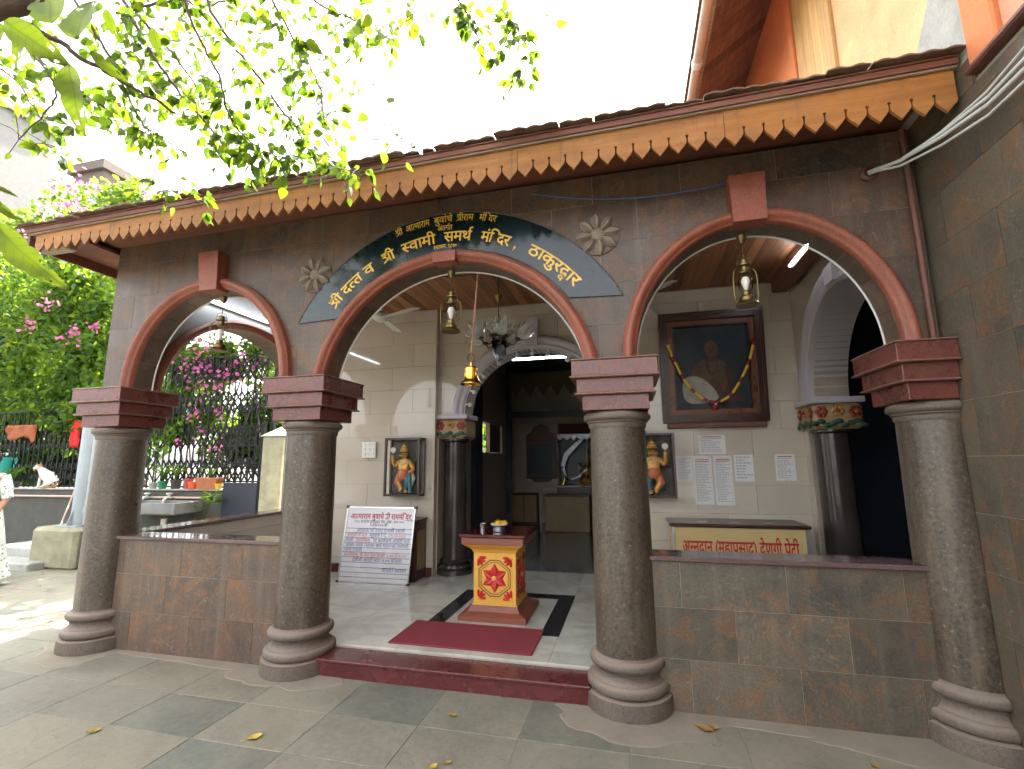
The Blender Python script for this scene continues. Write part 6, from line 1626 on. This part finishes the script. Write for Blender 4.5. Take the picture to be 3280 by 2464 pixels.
BR = [  # pixel, pixel, depth (m) along each branch; start radius; leaves
    ([(-120, -60, 1.5), (30, 40, 1.5), (100, 75, 1.55), (200, 140, 1.6), (290, 190, 1.7), (380, 245, 1.8)], .012, 0),
    ([(200, -120, 2.7), (266, 0, 2.7), (319, 100, 2.7), (393, 206, 2.75), (479, 306, 2.8), (520, 360, 2.85)], .012, 46),
    ([(240, -80, 2.9), (300, 33, 2.9), (359, 100, 2.9), (406, 160, 2.9), (442, 226, 2.95)], .010, 40),
    ([(420, -60, 2.7), (466, 43, 2.7), (532, 133, 2.75), (593, 216, 2.8), (643, 283, 2.8), (663, 320, 2.82), (713, 346, 2.85)], .010, 62),
    ([(250, 30, 3.1), (380, 0, 3.0), (442, 13, 3.0), (560, -20, 2.9)], .010, 30),
    ([(120, -60, 2.6), (200, 60, 2.6), (260, 170, 2.65), (310, 270, 2.7), (400, 330, 2.75)], .009, 44),
    ([(20, 60, 3.0), (110, 150, 3.0), (220, 230, 3.0), (330, 300, 3.0)], .009, 40),
    ([(380, -60, 2.4), (420, 60, 2.45), (470, 160, 2.5), (500, 260, 2.55), (560, 320, 2.6), (640, 350, 2.65)], .008, 46),
    ([(560, -60, 2.5), (610, 40, 2.5), (650, 110, 2.55), (690, 190, 2.6), (700, 260, 2.65)], .007, 34),
    ([(620, -60, 2.7), (690, 10, 2.7), (756, 40, 2.75), (779, 67, 2.75), (794, 120, 2.8)], .007, 24),
    ([(980, -60, 2.6), (992, 0, 2.6), (1019, 50, 2.6), (1052, 113, 2.62), (1085, 160, 2.65)], .006, 26),
    ([(1052, 113, 2.62), (1080, 110, 2.6), (1110, 60, 2.6), (1127, 80, 2.6), (1150, 130, 2.6), (1120, 170, 2.6)], .004, 18),
    ([(1060, -40, 2.8), (1100, 30, 2.8), (1140, 60, 2.8), (1165, 100, 2.8)], .005, 10),
    ([(880, -30, 2.7), (900, 20, 2.7), (870, 55, 2.7), (845, 90, 2.7)], .004, 8),
    ([(805, 180, 2.6), (819, 206, 2.6), (836, 250, 2.6), (866, 300, 2.6)], .004, 3),
    ([(866, 300, 2.6), (840, 312, 2.6), (815, 300, 2.6)], .0025, 3), ([(866, 300, 2.6), (900, 318, 2.6), (930, 302, 2.6)], .0025, 2),
    ([(640, 350, 2.7), (700, 380, 2.7), (745, 372, 2.7), (800, 360, 2.7)], .003, 16),
    ([(300, 330, 2.9), (350, 400, 2.9), (400, 420, 2.9), (430, 440, 2.9)], .003, 14),
    ([(500, 300, 2.7), (540, 340, 2.7), (600, 330, 2.7), (620, 300, 2.7)], .003, 14),
    ([(60, 100, 2.2), (120, 190, 2.2), (100, 240, 2.2), (40, 300, 2.2)], .006, 16),
    ([(-60, 120, 2.6), (30, 170, 2.6), (90, 260, 2.6), (140, 330, 2.6)], .006, 20)]
cand = []
for pts, r0, nl in BR:
    P3 = [at(*p) for p in pts]
    n = 7; sm = []
    for i in range(len(P3) - 1):
        for k in range(n):
            t_ = k / n; p0 = P3[max(0, i - 1)]; p1 = P3[i]; p2 = P3[i + 1]; p3 = P3[min(len(P3) - 1, i + 2)]
            sm.append(.5 * ((2 * p1) + (p2 - p0) * t_ + (2 * p0 - 5 * p1 + 4 * p2 - p3) * t_ * t_ + (3 * p1 - p0 - 3 * p2 + p3) * t_ ** 3) + Vector((rl_.uniform(-1, 1), rl_.uniform(-1, 1), rl_.uniform(-1, 1))) * .006)
    sm.append(P3[-1])
    MB().tube(sm, [r0 * (1 - .65 * i / (len(sm) - 1)) for i in range(len(sm))], 7).build('branch', 'bark', tr, smooth=True)
    for k in range(int(nl * 1.35)):
        i = rl_.randrange(len(sm) // 5, len(sm)); b = sm[i]
        d = Vector((rl_.gauss(0, 1), rl_.gauss(0, .8), rl_.gauss(-.5, .7))).normalized(); tl = rl_.uniform(.02, .16)
        tw_end = b + d * tl
        if tl > .07 and rl_.random() < .8: MB().tube([b, b.lerp(tw_end, .5) + Vector((0, 0, .01)), tw_end], .0018, 4).build('twig', 'bark', tr)
        cand.append((tw_end, d))
        for e in range(rl_.randrange(0, 3)):
            f = rl_.uniform(.3, 1); q = b.lerp(tw_end, f); cand.append((q, (d + Vector((rl_.gauss(0, .8), rl_.gauss(0, .6), rl_.gauss(-.3, .6)))).normalized()))
REG = [(0, -20), (930, -20), (850, 60), (790, 70), (720, 170), (740, 260), (720, 345), (600, 345), (470, 330), (340, 330), (230, 250), (120, 180), (0, 200)]
def inreg(x, y):
    c = False; j = len(REG) - 1
    for i in range(len(REG)):
        if (REG[i][1] > y) != (REG[j][1] > y) and x < (REG[j][0] - REG[i][0]) * (y - REG[i][1]) / (REG[j][1] - REG[i][1]) + REG[i][0]: c = not c
        j = i
    return c
k = 0
while k < 100:
    px, py = rl_.uniform(0, 930), rl_.uniform(-20, 345)
    if not inreg(px, py): continue
    k += 1; dep = rl_.uniform(2.4, 3.4); a_ = at(px, py, dep); b_ = at(px + rl_.uniform(20, 60), py + rl_.uniform(25, 75), dep + rl_.uniform(-.1, .1))
    m_ = a_.lerp(b_, .5) + Vector((0, 0, -.015)); MB().tube([a_, m_, b_], .0022, 4).build('twig', 'bark', tr)
    for e in range(rl_.randrange(3, 7)): cand.append((a_.lerp(b_, rl_.random()) + Vector((rl_.gauss(0, .055), rl_.gauss(0, .055), rl_.gauss(0, .055))), Vector((rl_.gauss(0, 1), rl_.gauss(0, .8), rl_.gauss(-.6, .7))).normalized()))
rl_.shuffle(cand)
face = -fwd
extra = []
nobj = 0
for q, d in cand:
    sz = rl_.uniform(.036, .082); fc = (face + Vector((rl_.gauss(0, .7), rl_.gauss(0, .7), rl_.gauss(0, .7)))).normalized()
    tip = (d + Vector((0, 0, -.55))).normalized()
    if abs(fc.dot(tip)) > .93: fc = (fc + Vector((.5, .3, .2))).normalized()
    M = orient(q, tip, sz, fc, rl_.uniform(.85, 1.25))
    if nobj < 285: inst('leaf', LM[rl_.choice((0, 2, 0, 2, 1, 3))], tr, M); nobj += 1
    else: extra.append(M)
mb = MB(); proto = LM[2]; pv = [v.co.copy() for v in proto.vertices]; pf = [tuple(p.vertices) for p in proto.polygons]
for M in extra: mb.add([M @ v for v in pv], pf)
me = bpy.data.meshes.new('foliage'); me.from_pydata(mb.v, [], mb.f); me.shade_smooth(); stuff(ob('foliage', me, 'leaf_small', tr))
# the large leaves close to the camera
def big_leaf(seed):
    rr = random.Random(seed); n = 18; c = 6; vs = []; ph = rr.uniform(0, 6)
    for i in range(n + 1):
        s = i / n; w = .30 * (math.sin(math.pi * min(1, s ** .8)) ** .75) * (1 - .25 * s) + .002
        for j in range(c + 1):
            e = j / c * 2 - 1; bite = 1 - (.22 * max(0, math.sin(s * 23 + ph + (3 if e > 0 else 0))) ** 4 + rr.uniform(0, .05)) * (abs(e) > .9) * (s > .3)
            vs.append((e * w * bite, s, -.16 * s * s + abs(e) * w * .22 + .012 * math.sin(s * 11 + e * 4 + ph)))
    fs = [(i * (c + 1) + j, i * (c + 1) + j + 1, (i + 1) * (c + 1) + j + 1, (i + 1) * (c + 1) + j) for i in range(n) for j in range(c)]
    if seed % 2 == 0: fs = [f for k_, f in enumerate(fs) if k_ not in (c * 11 + 1, c * 12 + 1, c * 14 + 4)]
    me = bpy.data.meshes.new('leaf'); me.from_pydata(vs, [], fs); me.shade_smooth(); me.materials.append(MATS['leaf_big']); return me
BIG = [((150, 138), (163, 290), 1.15, .55, 0), ((164, 84), (185, -20), 1.12, .70, 1), ((112, 50), (95, -40), 1.15, .72, 1), ((8, 45), (142, 138), 1.18, .50, 0),
       ((70, 50), (10, 140), 1.3, .5, 1), ((196, 112), (276, 182), 1.3, .34, 0), ((-20, 480), (126, 628), 1.2, .40, 0), ((-30, 420), (50, 488), 1.4, .34, 1), ((-15, 402), (40, 424), 1.4, .32, 1),
       ((10, 55), (-40, 120), 1.2, .5, 0), ((330, 60), (345, 130), 1.7, .5, 1), ((230, 20), (250, 90), 1.8, .5, 0), ((660, 90), (700, 115), 2.3, .7, 1)]
for (a, b, dep, wd, s_) in BIG:
    A, B = at(a[0], a[1], dep), at(b[0], b[1], dep * 1.03)
    L = (B - A).length; inst('leaf', big_leaf(int(abs(a[0]) + b[1])), tr, orient(A, B - A, L, (face + Vector((rl_.gauss(0, .15), 0, rl_.gauss(0, .15)))).normalized(), wd / .6))
MB().tube([at(-200, -120, 1.4), at(-20, 22, 1.4), at(60, 5, 1.42), at(160, -70, 1.45)], [.05, .034, .03, .028], 12).build('limb', 'bark', tr, smooth=True)
MB().tube([(-6.2, -2.2, 0), (-6.0, -2.2, 1.6), (-5.4, -2.3, 3.2), tuple(at(-520, -420, 2.6)), tuple(at(-200, -120, 1.4))], [.17, .14, .11, .08, .05], 14).build('trunk', 'bark', tr, smooth=True)
MB().tube([tuple(at(-520, -420, 2.6)), tuple(at(-100, -300, 2.7)), tuple(at(300, -260, 2.8)), tuple(at(700, -200, 2.8)), tuple(at(1060, -120, 2.7))], [.08, .05, .04, .03, .015], 12).build('limb', 'bark', tr, smooth=True)
# a tree whose crown shades the garden path
shrub('tree', 'garden tree with a light crown rising above the left end of the porch roof', 'tree', (-7.6, 5.2, 0),
      [(-7.2, 4.9, 6.0, 1.9, 1.5, .9, 40), (-8.6, 4.2, 5.6, 1.2, 1.2, .6, 16), (-8.8, 2.9, 5.2, .9, .8, .5, 8), (-5.9, 4.0, 5.9, 1.0, 1.2, .5, 14)], 10000, .17, 'leaf_small', 27, None, None, 7)

# ------------------------------------------------------------------ buildings far behind
def tower(x0, x1, y, z1, label, mat, nx, nz, depth=8, z0=0, name='apartment_tower'):
    t = thing(name, label, 'building', ((x0 + x1) / 2, y, z0), 'buildings beyond the garden')
    MB().box(x0, x1, y, y + depth, z0, z1).build('wall', mat, t)
    MB().box(x0 - .2, x1 + .2, y - .2, y + depth + .2, z1, z1 + .5).build('parapet', mat, t)
    w = (x1 - x0) / nx; h = (z1 - z0) / nz
    pane = MB().box(0, w * .6, -.06, .0, 0, h * .5).mesh(); pane.materials.append(MATS['tower_glass'])
    slab = MB().box(-.1, w * .7, -.5, .0, 0, .18).mesh(); slab.materials.append(MATS[mat])
    for i in range(nx):
        for j in range(nz):
            if z0 + j * h < z1 - nz * h * .75 and z1 > 20: continue
            inst('window', pane, t, Matrix.Translation((x0 + (i + .2) * w, y - .002, z0 + (j + .3) * h)))
            if i % 2 == 0: inst('balcony', slab, t, Matrix.Translation((x0 + (i + .15) * w, y - .065, z0 + (j + .2) * h)))
tower(-52.0, -48.6, 62, 74.0, 'tall pale tower behind the tree, left of the sky gap', 'tower_paint', 2, 24, 4)
tower(-42.0, -38.2, 64, 60.0, 'slender pale tower in the middle of the sky gap', 'tower_paint', 2, 20, 4)
tower(-37, -32.6, 12, 21.0, 'grey apartment block at the far left edge', 'house_grey', 4, 8, 3)
tower(-29.0, -26.8, 14, 17.2, 'brown grey house partly hidden by leaves at the left', 'house_brown', 2, 6, 1.5)
tower(-14, -6.5, 60, 43.5, 'pale low block just above the porch roof', 'tower_paint', 4, 12)
shrub('shrub', 'green shrub outside the barred hall window', 'bush', (-4.3, 9.8, 0), [(-4.3, 9.6, 2.0, .8, 2.4, 1.4, 20)], 2600, .14, 'leaf_small', 29, None, None, 3)
tower(-24, -7.5, 24, 6.5, 'long low grey house behind the garden trees', 'house_grey', 8, 2, 6, 0, 'garden_house')

# ------------------------------------------------------------------ fallen leaves and petals on the ground
def fallen(x, y, s, rot, mat, label, z=.001, curl=.5, cat='leaf', name='fallen_leaf', grp='fallen leaves on the paving'):
    n = 7; vs = []; prof = [.02, .5, .9, 1, .75, .4, .0]
    for i in range(n):
        t_ = i / (n - 1); w = prof[i] * .32
        for e in (-1, -.4, .4, 1): vs.append((t_ - .5, e * w, .03 + curl * (e * e) * .16 + curl * .22 * (t_ - .5) ** 2 + .02 * math.sin(t_ * 9 + e)))
    fs = [(i * 4 + j, i * 4 + j + 1, i * 4 + 5 + j, i * 4 + 4 + j) for i in range(n - 1) for j in range(3)]
    mb = MB().add(vs, fs); mb.tube([(-.5, 0, .03), (-.68, .05, .06), (-.8, .12, .02)], .014, 5)
    mb.xform(Matrix.Translation((x, y, z)) @ Matrix.Rotation(rot, 4, 'Z') @ Matrix.Scale(s, 4))
    return tag(mb.build(name, mat, None, smooth=True), label, cat, grp)
fallen(-3.03, -1.02, .075, .6, 'dead_leaf', 'yellow fallen leaf on the paving at the lower left')
fallen(-2.085, -.865, .085, .9, 'dead_leaf', 'curled yellow brown leaf on the dark paving slab')
fallen(-1.10, -.40, .060, -.2, 'dead_leaf', 'small yellow leaf on the paving before the step')
fallen(.335, -.225, .10, -.5, 'dry_leaf', 'dry tan leaf on the paving before the right parapet')
fallen(.385, -.20, .08, 1.2, 'dry_leaf', 'dry brown leaf touching the tan leaf before the right parapet')
fallen(-1.02, -.88, .06, 1.0, 'dead_leaf', 'yellow leaf at the bottom edge of the paving, left of a pair')
fallen(-.965, -.83, .05, .3, 'dead_leaf', 'yellow leaf at the bottom edge of the paving, right of a pair')
fallen(1.10, -.375, .05, 2.0, 'dead_leaf', 'small yellow leaf by the base of the half column')
rf = random.Random(77); mb = MB(); mp = MB()
for k in range(60):
    x, y = rf.uniform(-9, -5.0), rf.uniform(-.8, 2.2); c = Vector((x, y, .008)); s = rf.uniform(.012, .03); a = rf.uniform(0, 6.28); u = Vector((math.cos(a), math.sin(a), .3)) * s; w = Vector((-math.sin(a), math.cos(a), .2)) * s * .6
    (mp if k % 3 == 0 else mb).add([c - u, c + w, c + u, c - w], [(0, 1, 2, 3)])
for k in range(40):
    x, y = rf.uniform(-4.5, 1.6), rf.uniform(-1.6, -.1); c = Vector((x, y, .004)); s = rf.uniform(.004, .011); a = rf.uniform(0, 6.28); u = Vector((math.cos(a), math.sin(a), .1)) * s; w = Vector((-math.sin(a), math.cos(a), .2)) * s * .5
    mb.add([c - u, c + w, c + u, c - w], [(0, 1, 2, 3)])
o = mb.build('leaf_litter', 'dry_leaf'); stuff(o); tag(o, 'tiny scraps of dry leaf scattered on the paving', 'litter')
o = mp.build('fallen_petals', 'bract_pink'); stuff(o); tag(o, 'pink fallen petals scattered on the sunlit paving', 'petals')
